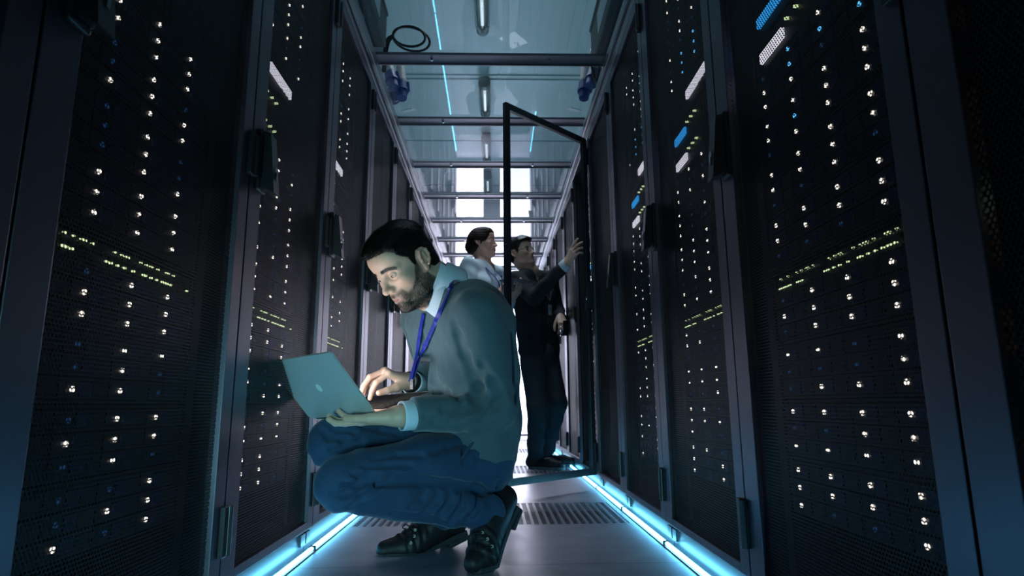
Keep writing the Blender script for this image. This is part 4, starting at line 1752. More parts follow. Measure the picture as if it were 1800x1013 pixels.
# pull folds: armpit, inside the elbow, along the upper arm and across the flank
for px, r0 in (([(808, 590), (818, 625), (832, 660), (838, 690)], 0.013), ([(797, 568), (803, 590), (812, 620)], 0.008),
               ([(842, 706), (815, 716), (780, 722)], 0.007), ([(858, 700), (830, 716), (800, 733)], 0.007), ([(880, 690), (868, 712), (852, 738)], 0.007),
               ([(846, 640), (866, 668), (884, 700)], 0.007), ([(900, 590), (905, 640), (909, 700)], 0.010), ([(915, 650), (917, 700), (919, 740)], 0.008),
               ([(742, 590), (750, 630), (760, 660)], 0.007),
               ([(760, 668), (785, 690), (810, 698)], 0.009), ([(846, 655), (840, 680), (832, 700)], 0.009), ([(750, 735), (765, 742), (790, 745)], 0.005)):
    crease(sw, px, r0, k=0.020)
for wr_, el_ in ((wr_l, el_l), (wr_r, el_r)):
    u_ = nrm(el_ - wr_)
    sw.box(wr_ + u_ * (0.036 - 0.08), (0.08, 0.07, 0.07), rot=frame_of(u_, (0, 0, 1)), rad=0.001, k=0.004, op=-1)
# neck opening
sw.rc(neck + fh * 0.03 + np.array([0, 0, 0.02]), neck + np.array([0, 0, 0.12]), 0.073, 0.09, k=0.006, op=-1)
sw.rc(neck + fh * 0.085 + np.array([0, 0, -0.055]), neck + fh * 0.03 + np.array([0, 0, 0.04]), 0.012, 0.06, k=0.006, op=-1)


def sw_disp(P):
    w = 0.0042 * noise3(P * np.array([1, 1, 1.6]), 38, 8) + 0.0016 * noise3(P, 95, 12)
    # rings of folds on the forearm and inside the elbow
    d = el_l - wr_l
    t = (P - wr_l) @ d / (d @ d)
    r = np.linalg.norm(P - wr_l - t[:, None] * d, axis=1)
    w = w + 0.0028 * np.sin(t * 30 + 2.0 * np.sin(P[:, 2] * 40)) * sm(0.10 - r, 0, 0.04) * sm(t, 0.35, 0.8) * sm(1.25 - t, 0, 0.2)
    d2 = el_l - sh_l
    t2 = (P - sh_l) @ d2 / (d2 @ d2)
    r2 = np.linalg.norm(P - sh_l - t2[:, None] * d2, axis=1)
    w = w + 0.0030 * np.sin(t2 * 22 + 60 * (P[:, 0] + P[:, 1])) * sm(0.11 - r2, 0, 0.04) * sm(t2, 0.45, 0.9) * sm(1.2 - t2, 0, 0.2)
    return w


sw.disp = sw_disp
lo, hi = bounds(sw)
V, F = surface(sw, lo, hi, 0.0042)
tone = np.tile(np.array((0.074, 0.118, 0.142)), (len(V), 1))
sweater = mesh_from('sweater', V - MOFF, F, M['sweater_gray'], man, color=tone)
SWS = sw

# ribbed band along the hem of the sweater and the cuffs of the shirt
for wr_, el_, rr_ in ((wr_l, el_l, 0.0395), (wr_r, el_r, 0.037)):
    u_ = nrm(el_ - wr_)
    cu = MB()
    cu.tube([wr_ + u_ * d_ - MOFF for d_ in (0.050, 0.034, 0.010, 0.004)], [rr_ * 0.98, rr_, rr_, rr_ - 0.001], n=32)
    cu.f = cu.f[:-2]
    cu.m = cu.m[:-2]
    cq = cu.build('shirt_cuff', M['shirt_blue'], man, smooth=True)
    cm_ = cq.modifiers.new('thickness', 'SOLIDIFY'); cm_.thickness = 0.002
dv2 = nrm(wr_r - el_r)
wt = MB()
w0 = wr_r + dv2 * 0.004
wt.tube([w0 - dv2 * 0.012 - MOFF, w0 - dv2 * 0.010 - MOFF, w0 + dv2 * 0.010 - MOFF, w0 + dv2 * 0.012 - MOFF], [0.028, 0.0315, 0.0315, 0.028], n=24)
wt.build('wrist_watch', M['watch_strap'], man, smooth=True)

# --- shirt collar: a standing band round the neck and two turned-down points
col = MB()
nd = nrm(hd(-0.045, 0, -0.055) - neck)
ca = nrm(fh - nd * (fh @ nd))
cl = np.cross(nd, ca)
nb_, rows = 40, []
cen0 = neck + nd * 0.012 + fh * 0.004
for j, (hgt, rad) in enumerate(((-0.035, 0.079), (0.0, 0.074), (0.034, 0.072), (0.040, 0.0745), (0.030, 0.077), (0.004, 0.079))):
    ring = []
    for i in range(nb_):
        a = R(14) + (2 * math.pi - R(28)) * i / (nb_ - 1)      # open at the front
        fr_ = 0.5 + 0.5 * math.cos(a)
        drop = -0.030 * fr_ ** 2
        h2 = hgt + drop
        rr = rad + 0.010 * fr_
        if j == 5:
            h2 -= 0.020 + 0.060 * fr_ ** 1.6
            rr += 0.010 + 0.030 * fr_ ** 2
        ring.append(cen0 + nd * h2 + (ca * math.cos(a) + cl * math.sin(a)) * rr)
    rows.append(ring)
vs = [p - MOFF for r_ in rows for p in r_]
fs = []
for j in range(len(rows) - 1):
    for i in range(nb_ - 1):
        fs.append((j * nb_ + i, j * nb_ + i + 1, (j + 1) * nb_ + i + 1, (j + 1) * nb_ + i))
col.add(vs, fs)
co = col.build('shirt_collar', M['shirt_blue'], man, smooth=True)
sol = co.modifiers.new('thickness', 'SOLIDIFY'); sol.thickness = 0.0022
sub = co.modifiers.new('smooth', 'SUBSURF'); sub.levels = 1; sub.render_levels = 2


def onto(f, p, d, off=0.003):
    """slide p along -d until it lies on the solid f, then lift by off"""
    d = nrm(d)
    P = p + d * 0.10
    for _ in range(40):
        v = f.ev(P[None, :])[0] + (f.disp(P[None, :])[0] if f.disp is not None else 0.0)
        P = P - d * (v - off) * 0.7
        if abs(v - off) < 0.0004:
            break
    return P


# the near point of the collar lies over the neck of the sweater
lf = Solid()
lf.p = list(sw.p)
lf.rc(neck - nd * 0.02, neck + nd * 0.042, 0.080, 0.074, k=0.02)
lf.disp = sw.disp
cA, cB, cC, cD = (np.array(p, float) for p in ((775, 462), (794, 474), (765, 559), (742, 541)))
gu, gv = 8, 16
gp = []
for j in range(gv + 1):
    v = j / gv
    for i in range(gu + 1):
        u = i / gu
        q = (cA * (1 - u) + cB * u) * (1 - v) + (cD * (1 - u) + cC * u) * v
        q[0] += 3.0 * math.sin(math.pi * v) * (1 - u)
        gp.append(hit(lf, q[0], q[1], off=0.0035 + 0.002 * math.sin(math.pi * u)))
gp = np.array(gp).reshape(gv + 1, gu + 1, 3)
for _ in range(4):          # cloth bridges the hollows
    g2 = gp.copy()
    g2[1:-1] = gp[1:-1] * 0.5 + (gp[:-2] + gp[2:]) * 0.25
    gp = g2
leaf = MB()
leaf.add((gp.reshape(-1, 3) - MOFF), [(j * (gu + 1) + i, j * (gu + 1) + i + 1, (j + 1) * (gu + 1) + i + 1, (j + 1) * (gu + 1) + i) for j in range(gv) for i in range(gu)])
lo_ = leaf.build('collar_point', M['shirt_blue'], co, smooth=True)
sol = lo_.modifiers.new('thickness', 'SOLIDIFY'); sol.thickness = 0.003; sol.offset = 0.0
sub = lo_.modifiers.new('smooth', 'SUBSURF'); sub.levels = 1; sub.render_levels = 2

# --- lanyard: two straps from under the collar down the chest, meeting in front of the belly
def smooth_path(P, n=8):
    P = [np.asarray(p, float) for p in P]
    out = []
    for i in range(len(P) - 1):
        p0, p1, p2, p3 = P[max(i - 1, 0)], P[i], P[i + 1], P[min(i + 2, len(P) - 1)]
        for k in range(n):
            t = k / n
            out.append(0.5 * ((2 * p1) + (p2 - p0) * t + (2 * p0 - 5 * p1 + 4 * p2 - p3) * t * t + (3 * p1 - p0 - 3 * p2 + p3) * t ** 3))
    out.append(P[-1])
    return out


ln = MB()
tip = at(725, 668, 1.74)


def on_chest(px, off):
    out = []
    for (x0, y0), (x1, y1) in zip(px[:-1], px[1:]):
        n = max(2, int(abs(y1 - y0) / 5))
        out += [hit(sw, x0 + (x1 - x0) * k / n, y0 + (y1 - y0) * k / n, off=off) for k in range(n)]
    return out


A = on_chest([(799, 480), (791, 506), (779, 536), (765, 568), (749, 604)], 0.010)
c_low = hit(sw, 738, 628, off=0.022)
A = [A[0] + np.array([0, 0.0, 0.004])] + A
ln.ribbon([p - MOFF for p in smooth_path(A[::2] + [c_low, tip], 6)], cl * 0.6 + lh * 0.5, 0.016, 0.0016)
A2 = on_chest([(744, 552), (739, 580), (735, 606)], 0.009)
ln.ribbon([p - MOFF for p in smooth_path(A2[::2] + [c_low + np.array([-0.012, 0.006, 0.0]), tip + np.array([-0.006, 0.006, 0.0])], 6)], cl * 0.6 + lh * 0.5, 0.016, 0.0016)
lan = ln.build('lanyard', M['lanyard_blue'], man)
cl_ = MB()
cl_.obox(tip - MOFF + np.array([0, 0, -0.012]), lh * 0.008, fh * 0.003, np.array([0, 0, 0.014]))
cl_.build('clip', M['chrome'], lan)

# --- trousers
tr = Solid()
tr.el(pelvis + np.array([0, 0, -0.01]), (0.125, 0.15, 0.11), rot=np.stack([fh, lh, [0, 0, 1]], 1), k=0.03)
tr.rc(pelvis + back * 0.02 + lh * 0.055 + np.array([0, 0, -0.035]), hip_l, 0.096, 0.092, k=0.03)
tr.rc(pelvis + back * 0.02 - lh * 0.055 + np.array([0, 0, -0.035]), hip_r, 0.096, 0.092, k=0.03)
for hp, kn, an, q in ((hip_l, kn_l, an_l, 1), (hip_r, kn_r, an_r, -1)):
    th = kn - hp
    tr.chain([hp, hp + th * 0.45, kn - th * 0.10, kn], [0.094, 0.090, 0.074, 0.066], k=0.03)
    tr.el(kn - nrm(th) * -0.006, (0.070, 0.066, 0.066), k=0.02)
    shn = an - kn
    tr.chain([kn + np.array([0, 0, -0.005]), kn + shn * 0.35, kn + shn * 0.72, an - shn * 0.02], [0.064, 0.066, 0.056, 0.054], k=0.010)
# folds: fans beside the knees, crease of thigh on calf, folds gathered towards the ankle, hip creases
for px, r0 in (([(582, 868), (606, 869), (634, 860), (662, 850)], 0.014), ([(600, 850), (630, 852), (662, 846)], 0.010), ([(612, 892), (636, 876), (662, 856)], 0.011),
               ([(618, 834), (650, 838), (690, 838)], 0.009), ([(640, 820), (680, 818), (720, 818)], 0.008), ([(655, 806), (700, 800), (740, 800)], 0.008),
               ([(562, 752), (580, 768), (606, 772)], 0.013), ([(570, 742), (592, 757), (622, 760)], 0.010), ([(584, 792), (606, 788), (634, 778)], 0.010), ([(640, 752), (670, 756), (700, 762)], 0.008),
               ([(814, 812), (818, 796), (830, 782)], 0.010), ([(760, 796), (790, 786), (815, 778)], 0.009), ([(840, 806), (856, 800), (872, 806)], 0.008),
               ([(872, 836), (878, 848), (874, 860)], 0.007),
               ([(772, 860), (768, 880), (748, 900)], 0.011), ([(793, 862), (792, 884), (772, 908)], 0.012), ([(815, 866), (814, 890), (795, 914)], 0.012),
               ([(838, 868), (840, 892), (822, 918)], 0.012), ([(752, 858), (742, 876), (722, 890)], 0.009), ([(690, 900), (740, 908), (790, 922)], 0.009)):
    crease(tr, px, r0, k=0.010, sink=0.55)
crease(tr, [(660, 852), (690, 846), (740, 846), (790, 851), (835, 859), (868, 866)], 0.017, k=0.010, sink=0.6)


def tr_disp(P):
    w = 0.0030 * noise3(P, 42, 21) + 0.0012 * noise3(P, 110, 22)
    for hp, kn, an in ((hip_l, kn_l, an_l), (hip_r, kn_r, an_r)):
        d = an - kn
        t = (P - kn) @ d / (d @ d)
        r = np.linalg.norm(P - kn - t[:, None] * d, axis=1)
        g = sm(0.10 - r, 0, 0.03)
        w = w + 0.0042 * np.sin(t * 34 + 55 * P[:, 2] + 1.2 * np.sin(30 * P[:, 1])) * g * sm(t, 0.45, 0.95) * sm(1.1 - t, 0, 0.1)
        w = w + 0.0032 * np.sin(t * 30 - 70 * P[:, 2]) * g * sm(0.30 - t, 0, 0.3) * sm(t, -0.2, 0.0)
    return w


tr.disp = tr_disp
lo, hi = bounds(tr)
V, F = surface(tr, lo, hi, 0.0042)
trous = mesh_from('trousers', V - MOFF, F, M['trouser_blue'], man)
# pocket flap lying open at the hip
pk = MB()
p0, p1 = hit(tr, 812, 806, off=0.002), hit(tr, 846, 772, off=0.004)
pk.ribbon([p0 - MOFF, p0 * 0.6 + p1 * 0.4 + np.array([0, -0.006, 0.012]) - MOFF, p1 - MOFF], [np.array([0.2, -0.5, 0.8])] * 3, 0.016, 0.002)
pk.build('pocket_edge', M['trouser_blue'], trous)


# --- boots
def boot(heel, ball, toe, ank, front, lateral, eyelets, loop):
    """ankle boot: heel raised, weight on the ball of the foot; front: points of the instep from ball to shaft"""
    dl = nrm(ball - heel)
    up = nrm(np.cross(dl, lateral))
    if up @ (ank - heel) < 0:
        up = -up
    s = Solid()
    s.chain([heel + up * 0.038, heel * 0.5 + ball * 0.5 + up * 0.038, ball + up * 0.033, toe + np.array([0, 0, 0.024])], [0.037, 0.038, 0.040, 0.023], k=0.018)
    s.rc(ball + up * 0.028 + lateral * 0.010, toe + lateral * 0.004 + np.array([0, 0, 0.023]), 0.034, 0.023, k=0.02)
    s.rc(heel + up * 0.04, ank, 0.041, 0.046, k=0.02)
    s.chain(front, [0.034, 0.038, 0.043], k=0.02)
    s.rc(front[-1], ank, 0.043, 0.046, k=0.02)
    s.rc(heel * 0.55 + ball * 0.45 + up * 0.04, front[1], 0.036, 0.036, k=0.02)

    def dsp(P):
        t = (P - heel) @ dl / np.linalg.norm(ball - heel)
        return 0.0018 * np.sin(t * 46 + 60 * (P @ up)) * sm(t, 0.55, 0.8) * sm(1.25 - t, 0, 0.2) + 0.0009 * noise3(P, 90, 31)
    s.disp = dsp
    lo, hi = bounds(s, 0.01)
    lo[2] = max(lo[2], 0.004)
    V, F = surface(s, lo - [0, 0, 0.01], hi, 0.003)
    V[:, 2] = np.maximum(V[:, 2], 0.006)
    bo = mesh_from('boot', V - MOFF, F, M['boot_leather'], man)
    # welted sole following the bent foot
    st = []
    for k in range(7):
        t = k / 6
        st.append((heel * (1 - t) + ball * t - up * 0.006 - dl * 0.012 * (1 - t), 0.031 + 0.009 * t * t - 0.006 * math.sin(math.pi * t), dl, up))
    tl = nrm(toe - ball)
    tu = nrm(np.cross(tl, lateral))
    tu = tu if tu[2] > 0 else -tu
    for k in range(1, 6):
        t = k / 5
        p = ball * (1 - t) + toe * t
        p = np.array([p[0], p[1], max(0.009, p[2] * 0 + 0.009)])
        st.append((p + tl * 0.010 * t, 0.041 * math.sqrt(max(0.02, 1 - (t * 0.96) ** 3.2)), tl, np.array([0, 0, 1.0])))
    so = MB()
    nt_ = len(st)
    vs = []
    for p, w, d_, u_ in st:
        for a, b in ((-1, -1), (1, -1), (1, 1), (-1, 1)):
            vs.append(p + lateral * (w * a) + u_ * (0.0085 * b) - MOFF)
    fs = []
    for k in range(nt_ - 1):
        for q in range(4):
            fs.append((k * 4 + q, k * 4 + (q + 1) % 4, k * 4 + 4 + (q + 1) % 4, k * 4 + 4 + q))
    fs += [(3, 2, 1, 0), tuple(4 * (nt_ - 1) + q for q in range(4))]
    so.add(vs, fs)
    for i_, v in enumerate(so.v):
        so.v[i_] = (v[0], v[1], max(v[2], 0.0005))
    so_ = so.build('sole', M['boot_sole'], bo)
    bv = so_.modifiers.new('round', 'BEVEL'); bv.width = 0.003; bv.segments = 2
    hb = MB()
    hb.obox(heel - up * 0.021 + dl * 0.020 - MOFF, dl * 0.036, lateral * 0.031, up * 0.009)
    ho = hb.build('heel_block', M['boot_sole'], bo)
    bv = ho.modifiers.new('round', 'BEVEL'); bv.width = 0.006; bv.segments = 3
    lc, ey = MB(), MB()
    view = nrm(np.array([0, 0, CAM_H]) - ank)
    edge = []
    for ex_, ey_, fx, fy in eyelets:
        e = hit(s, ex_, ey_, off=0.001)
        f_ = hit(s, fx, fy, off=0.003)
        ey.cyl(e - view * 0.002 - MOFF, e + view * 0.0018 - MOFF, 0.0048, n=12)
        m_ = hit(s, (ex_ + fx) / 2, (ey_ + fy) / 2, off=0.003)
        lc.tube([e - MOFF, m_ - MOFF, f_ - MOFF, f_ - view * 0.012 - MOFF], 0.0024, n=6)
        edge.append(f_)
    for a, b in zip(edge[:-1], edge[1:]):
        lc.tube([a - MOFF, b - MOFF], 0.0022, n=6)
    y_ = edge[0][1]
    for pts_ in loop:
        lc.tube([p - MOFF for p in smooth_path([edge[0]] + [at(x, y, y_ - 0.004) for x, y in pts_], 5)], 0.0021, n=6)
    lc.build('lace', M['lace'], bo, smooth=True)
    ey.build('eyelets', M['brass'], bo)
    return bo


boot(at(897, 893, 1.955), at(858, 988, 1.845), at(832, 1006, 1.79), at(866, 905, 1.90),
     [at(851, 973, 1.815), at(853, 948, 1.845), at(858, 915, 1.875)], lh,
     [(848, 937, 834, 938), (857, 948, 836, 953), (865, 961, 838, 968)], [[(826, 941), (824, 950), (829, 954), (833, 946)], [(829, 948), (831, 962)]])
boot(at(806, 934, 2.13), at(722, 976, 2.05), at(676, 981, 2.015), at(778, 905, 2.085),
     [at(718, 966, 2.04), at(738, 946, 2.055), at(760, 925, 2.075)], lh,
     [(730, 932, 722, 928), (728, 943, 716, 941), (722, 955, 709, 953)], [[(713, 922), (708, 928), (714, 930)], [(716, 932), (720, 942)]])
tag(man, 'crouching bearded person in gray sweater and blue trousers typing on a laptop', 'person')
# ------------------------------------------------------------------ the two standing people
mat('shirt_white', (0.50, 0.62, 0.68), rough=0.8, spec=0.2, bump=0.1, bscale=400)
mat('knit_black', (0.022, 0.027, 0.030), rough=0.85, spec=0.2, noise=0.2, nscale=250)
mat('trouser_dark', (0.036, 0.052, 0.064), rough=0.8, spec=0.2, noise=0.2, nscale=250)
mat('shoe_dark', (0.012, 0.012, 0.014), rough=0.5)
mat('shoe_sole', (0.10, 0.12, 0.12), rough=0.6)
mat('glasses_black', (0.01, 0.01, 0.01), rough=0.3)
mat('badge_white', (0.62, 0.66, 0.66), rough=0.4)
mat('badge_gray', (0.25, 0.28, 0.30), rough=0.5)
mat('screen_off', (0.02, 0.02, 0.025), rough=0.15)
emitter('tablet_glow', (0.80, 0.84, 1.0), 3.2)


def head_pose(yaw, pit, roll=0.0):
    """yaw from +x towards the camera, pit upwards"""
    f = np.array([math.cos(yaw) * math.cos(pit), -math.sin(yaw) * math.cos(pit), math.sin(pit)])
    l = np.array([math.sin(yaw), math.cos(yaw), 0.0])
    u = np.cross(f, l)
    l, u = l * math.cos(roll) + u * math.sin(roll), u * math.cos(roll) - l * math.sin(roll)
    return np.stack([f, l, u], 1)


def add_eyes(par, off, Rm, t, s, gaze):
    for q in (1, -1):
        c = np.array([0.0705, q * 0.032, -0.003])
        fr = frame_of((0.0, 1.0, 0.0), nrm(gaze))
        bm = bmesh.new()
        bmesh.ops.create_uvsphere(bm, u_segments=16, v_segments=12, radius=0.0131)
        bm.verts.index_update()
        e = MB()
        e.add([Rm @ (c + fr @ np.array(v.co[:])) * s + t - off for v in bm.verts], [[v.index for v in f.verts] for f in bm.faces])
        for i, f in enumerate(bm.faces):
            e.m[i] = 1 if f.calc_center_median().z > 0.0108 else 0
        bm.free()
        e.build('eye', [M['eye_white'], M['iris']], par, smooth=True)


def limb(s, pts, rs, k=0.02):
    for i in range(len(pts) - 1):
        s.rc(pts[i], pts[i + 1], rs[i], rs[i + 1], k=k)


def shoe(par, off, heel, toe):
    d = nrm(toe - heel)
    l = np.cross([0, 0, 1], d)
    s = Solid()
    s.rc(heel + [0, 0, 0.045], heel * 0.4 + toe * 0.6 + np.array([0, 0, 0.040]), 0.034, 0.040, k=0.02)
    s.rc(heel * 0.4 + toe * 0.6 + np.array([0, 0, 0.040]), toe - d * 0.035 + np.array([0, 0, 0.036]), 0.042, 0.030, k=0.02)
    s.rc(heel + [0, 0, 0.05], heel + d * 0.02 + np.array([0, 0, 0.10]), 0.036, 0.040, k=0.02)
    lo, hi = bounds(s, 0.01)
    V, F = surface(s, lo, hi, 0.006)
    V[:, 2] = np.maximum(V[:, 2], 0.014)
    o = mesh_from('shoe', V - off, F, M['shoe_dark'], par)
    b = MB()
    n = 24
    ring = []
    for i in range(n):
        a = 2 * math.pi * i / n
        c = heel + d * 0.02 if math.cos(a) < 0 else toe - d * 0.05
        r0 = 0.040 if math.cos(a) < 0 else 0.045
        ring.append(c + d * math.cos(a) * r0 + l * math.sin(a) * (0.038 if math.cos(a) < 0 else 0.044))
    b.add([p + np.array([0, 0, 0.001]) - off for p in ring] + [p + np.array([0, 0, 0.022]) - off for p in ring],
          [tuple(range(n))[::-1], tuple(range(n, 2 * n))] + [(i, (i + 1) % n, n + (i + 1) % n, n + i) for i in range(n)])
    b.build('sole', M['shoe_sole'], o)
    return o


# ------------------------------------------------ woman in a white shirt
def build_woman():
    f = nrm((0.80, -0.60, 0))
    l = np.array([-f[1], f[0], 0.0])                 # her left: away from the camera
    Y = 4.24
    HRw = head_pose(R(14), R(6), R(-2))
    s_ = 0.93
    t_ = at(840.5, 425, Y - 0.07) - HRw @ np.array([-0.014, -0.076, -0.010]) * s_
    hdw = lambda x, y, z: HRw @ np.array([x, y, z]) * s_ + t_
    neck = at(850, 463, Y)
    foot = np.array([neck[0] - 0.02, Y + 0.05, 0.0])
    off = np.array([foot[0], foot[1], 0.0])
    root = empty('person', tuple(off))
    chest = neck + np.array([-0.01, 0.0, -0.16])
    waist = chest + np.array([-0.01, 0.02, -0.22])
    hips = waist + np.array([0.0, 0.01, -0.16])
    shr, shl = neck - l * 0.165 + np.array([0, 0, -0.045]), neck + l * 0.165 + np.array([0, 0, -0.045])
    pad_c = np.array([0.138, 3.955, 1.242])
    wr_r, wr_l = at(873, 521, 3.98), at(899, 527, 4.08)
    el_r = shr + np.array([0.015, -0.07, -0.27])
    el_l = shl + np.array([0.06, -0.02, -0.27])
    bs = head_solid(True)
    bs.xform(HRw, t_, s_)
    bs.chain([hdw(-0.035, 0, -0.06), neck + np.array([0, 0, -0.01])], [0.047, 0.050], k=0.03)
    bs.chain([neck, chest, waist, hips], [0.05, 0.08, 0.08, 0.09], k=0.03)
    bs.chain([neck, shr, el_r, wr_r], [0.04, 0.036, 0.030, 0.022], k=0.02)
    bs.chain([neck, shl, el_l, wr_l], [0.04, 0.036, 0.030, 0.022], k=0.02)
    hr = hand_solid(1, [(0.5, 0.7, 0.4), (0.7, 0.9, 0.5), (0.8, 1.0, 0.5), (0.9, 1.0, 0.5)], thumb=(0.5, 0.5, 0.1), wrist_r=0.024)
    hr.xform(frame_of(nrm(pad_c + np.array([-0.02, 0.0, 0.02]) - wr_r), (0.1, -0.5, 0.8)), wr_r, 0.92)
    hl_ = hand_solid(1, [(0.2, 0.3, 0.2), (0.2, 0.35, 0.2), (0.25, 0.4, 0.2), (0.3, 0.4, 0.3)], thumb=(0.6, -0.3, 0.1), wrist_r=0.024)
    hl_.xform(frame_of(nrm(pad_c + np.array([0.03, 0.05, -0.03]) - wr_l), (0.0, 0.1, -1.0)), wr_l, 0.92)
    bs.extend(hr).extend(hl_)
    nd_ = hdw(-0.035, 0, -0.06) - neck
    V, F = two_part(bs, t_, np.linalg.norm(neck + nd_ * 0.3 - t_), 0.0020, 0.0042)
    L = (V - t_) @ HRw / s_
    tone = np.tile(np.array((0.60, 0.38, 0.29)), (len(V), 1))
    near = np.sqrt((L ** 2).sum(1)) < 0.2
    tone[near] = head_tone(L[near], (0.60, 0.38, 0.29), (0.45, 0.17, 0.16), female=True)
    mesh_from('body', V - off, F, M['skin'], root, color=tone)
    add_eyes(root, off, HRw, t_, s_, (0.9, 0, 0.1))
    # hair: swept back over the ears, gathered into a low roll at the nape
    hs = Solid()
    hs.el((-0.012, 0, 0.036), (0.104, 0.083, 0.092), k=0.01)
    hs.el((-0.035, 0, -0.005), (0.082, 0.080, 0.082), k=0.03)
    hs.el((-0.098, 0, -0.022), (0.040, 0.062, 0.044), k=0.02)
    hs.el((-0.075, 0, -0.052), (0.040, 0.060, 0.030), k=0.02)
    hs.el((0.045, 0, 0.075), (0.045, 0.055, 0.036), k=0.03)
    hs.xform(HRw, t_, s_)
    cut = Solid()
    cut.el((0.090, 0, -0.026), (0.062, 0.085, 0.078), k=0.01)
    cut.el((0.030, 0.085, -0.045), (0.052, 0.03, 0.050), k=0.01); cut.el((0.030, -0.085, -0.045), (0.052, 0.03, 0.050), k=0.01)
    cut.el((-0.016, -0.088, -0.018), (0.020, 0.022, 0.024), k=0.01); cut.el((-0.016, 0.088, -0.018), (0.020, 0.022, 0.024), k=0.01)
    cut.xform(HRw, t_, s_)

    def hf_(P):
        Lp = (P - t_) @ HRw / s_
        st = 0.0009 * np.sin(Lp[:, 2] * 330 + 60 * Lp[:, 0] + 8 * np.sin(Lp[:, 1] * 60)) + 0.002 * noise3(Lp, 90, 4)
        return np.maximum(hs.ev(P) + st, -cut.ev(P))
    V, F = surface(hf_, t_ - 0.19, t_ + 0.17, 0.0042)
    mesh_from('hair', V - off, F, M['hair_brown'], root)
    # shirt
    sh = Solid()
    for q in (-1, 1):
        sh.chain([neck + l * q * 0.05 + np.array([0, 0, -0.07]), chest + l * q * 0.065, waist + l * q * 0.060, hips + l * q * 0.075], [0.068, 0.092, 0.090, 0.105], k=0.04)
        sh.el(chest + l * q * 0.075 + f * 0.062 + np.array([0, 0, 0.0]), (0.062, 0.062, 0.060), k=0.04)
    sh.rc(neck + np.array([0, 0, -0.03]), shr, 0.050, 0.056, k=0.04)
    sh.rc(neck + np.array([0, 0, -0.03]), shl, 0.050, 0.056, k=0.04)
    limb(sh, [shr, el_r, wr_r + (el_r - wr_r) * 0.15], [0.058, 0.049, 0.037], 0.015)
    limb(sh, [shl, el_l, wr_l + (el_l - wr_l) * 0.15], [0.058, 0.049, 0.037], 0.015)
    sh.rc(neck + f * 0.01 + np.array([0, 0, 0.0]), neck + np.array([0, 0, 0.10]), 0.058, 0.08, k=0.005, op=-1)
    sh.rc(neck + f * 0.10 + np.array([0, 0, -0.13]), neck + f * 0.05 + np.array([0, 0, 0.02]), 0.012, 0.055, k=0.006, op=-1)
    sh.disp = lambda P: 0.0045 * noise3(P * np.array([1, 1, 0.7]), 40, 14) + 0.002 * np.sin(P[:, 2] * 70 + 40 * P[:, 0])
    lo, hi = bounds(sh)
    V, F = surface(sh, lo, hi, 0.006)
    mesh_from('shirt', V - off, F, M['shirt_white'], root)
    c = MB()
    for q in (-1, 1):                                  # open collar
        a = neck - f * 0.050 + np.array([0, 0, 0.045])
        b = neck + l * q * 0.062 + np.array([0, 0, 0.022])
        d = neck + f * 0.075 + l * q * 0.035 + np.array([0, 0, -0.045])
        e = neck + f * 0.095 + l * q * 0.020 + np.array([0, 0, -0.095])
        P = smooth_path([a, b, d, e], 5)
        c.ribbon([p - off for p in P], [nrm(l * q * 0.6 + np.array([0, 0, -1.0]) - f * 0.3)] * len(P), 0.040, 0.003)
    c.build('shirt_collar', M['shirt_white'], root)
    ln = MB()
    vp = neck + f * 0.135 + np.array([0, 0, -0.235])
    for q in (-1, 1):
        P = smooth_path([neck + l * q * 0.068 + np.array([0, 0, 0.026]), neck + l * q * 0.060 + f * 0.075 + np.array([0, 0, -0.06]),
                         neck + l * q * 0.035 + f * 0.150 + np.array([0, 0, -0.15]), vp + f * 0.012], 6)
        ln.ribbon([p - off for p in P], [l] * len(P), 0.013, 0.002)
    ln.build('lanyard', M['lanyard_blue'], root)
    # trousers and shoes
    tr = Solid()
    tr.el(hips, (0.115, 0.15, 0.11), rot=np.stack([f, l, [0, 0, 1]], 1), k=0.03)
    for q in (-1, 1):
        h = hips + l * q * 0.08 + np.array([0, 0, -0.04])
        an = np.array([foot[0], foot[1], 0.09]) + l * q * 0.085
        kn = (h + an) / 2 + f * 0.02
        limb(tr, [h, kn, an], [0.085, 0.062, 0.050])
        shoe(root, off, np.array([an[0], an[1], 0]) - f * 0.05, np.array([an[0], an[1], 0]) + f * 0.19)
    lo, hi = bounds(tr)
    V, F = surface(tr, lo, hi, 0.008)
    mesh_from('trousers', V - off, F, M['trouser_dark'], root)
    tag(root, 'standing dark-haired person in white shirt with blue lanyard, looking to the right', 'person')
    # tablet and pen held by her: things of their own
    ax = nrm((0.605, 0.797, 0.0))
    ay = np.cross([0, 0, 1], ax)
    tb = empty('tablet_computer', tuple(pad_c))
    p = MB()
    p.obox((0, 0, 0), ax * 0.088, ay * 0.072, np.array([0, 0, 0.0035]))
    p.build('tablet_body', M['gray_box'], tb)
    p = MB()
    p.obox((0, 0, 0.0039), ax * 0.082, ay * 0.066, np.array([0, 0, 0.0005]))
    p.build('screen', M['tablet_glow'], tb)
    tag(tb, 'lit tablet held level by the person in white shirt', 'tablet')
    b = at(882.5, 508, 3.95)
    tp = at(882.0, 484, 3.97)
    p = MB()
    p.cyl(b, tp, 0.004, n=10); p.cyl(b + (b - tp) * 0.12, b, 0.0008, 0.004, n=10)
    tag(p.build('pen', M['key_black']), 'dark pen pointing up from the hand of the person in white shirt', 'pen')


build_woman()


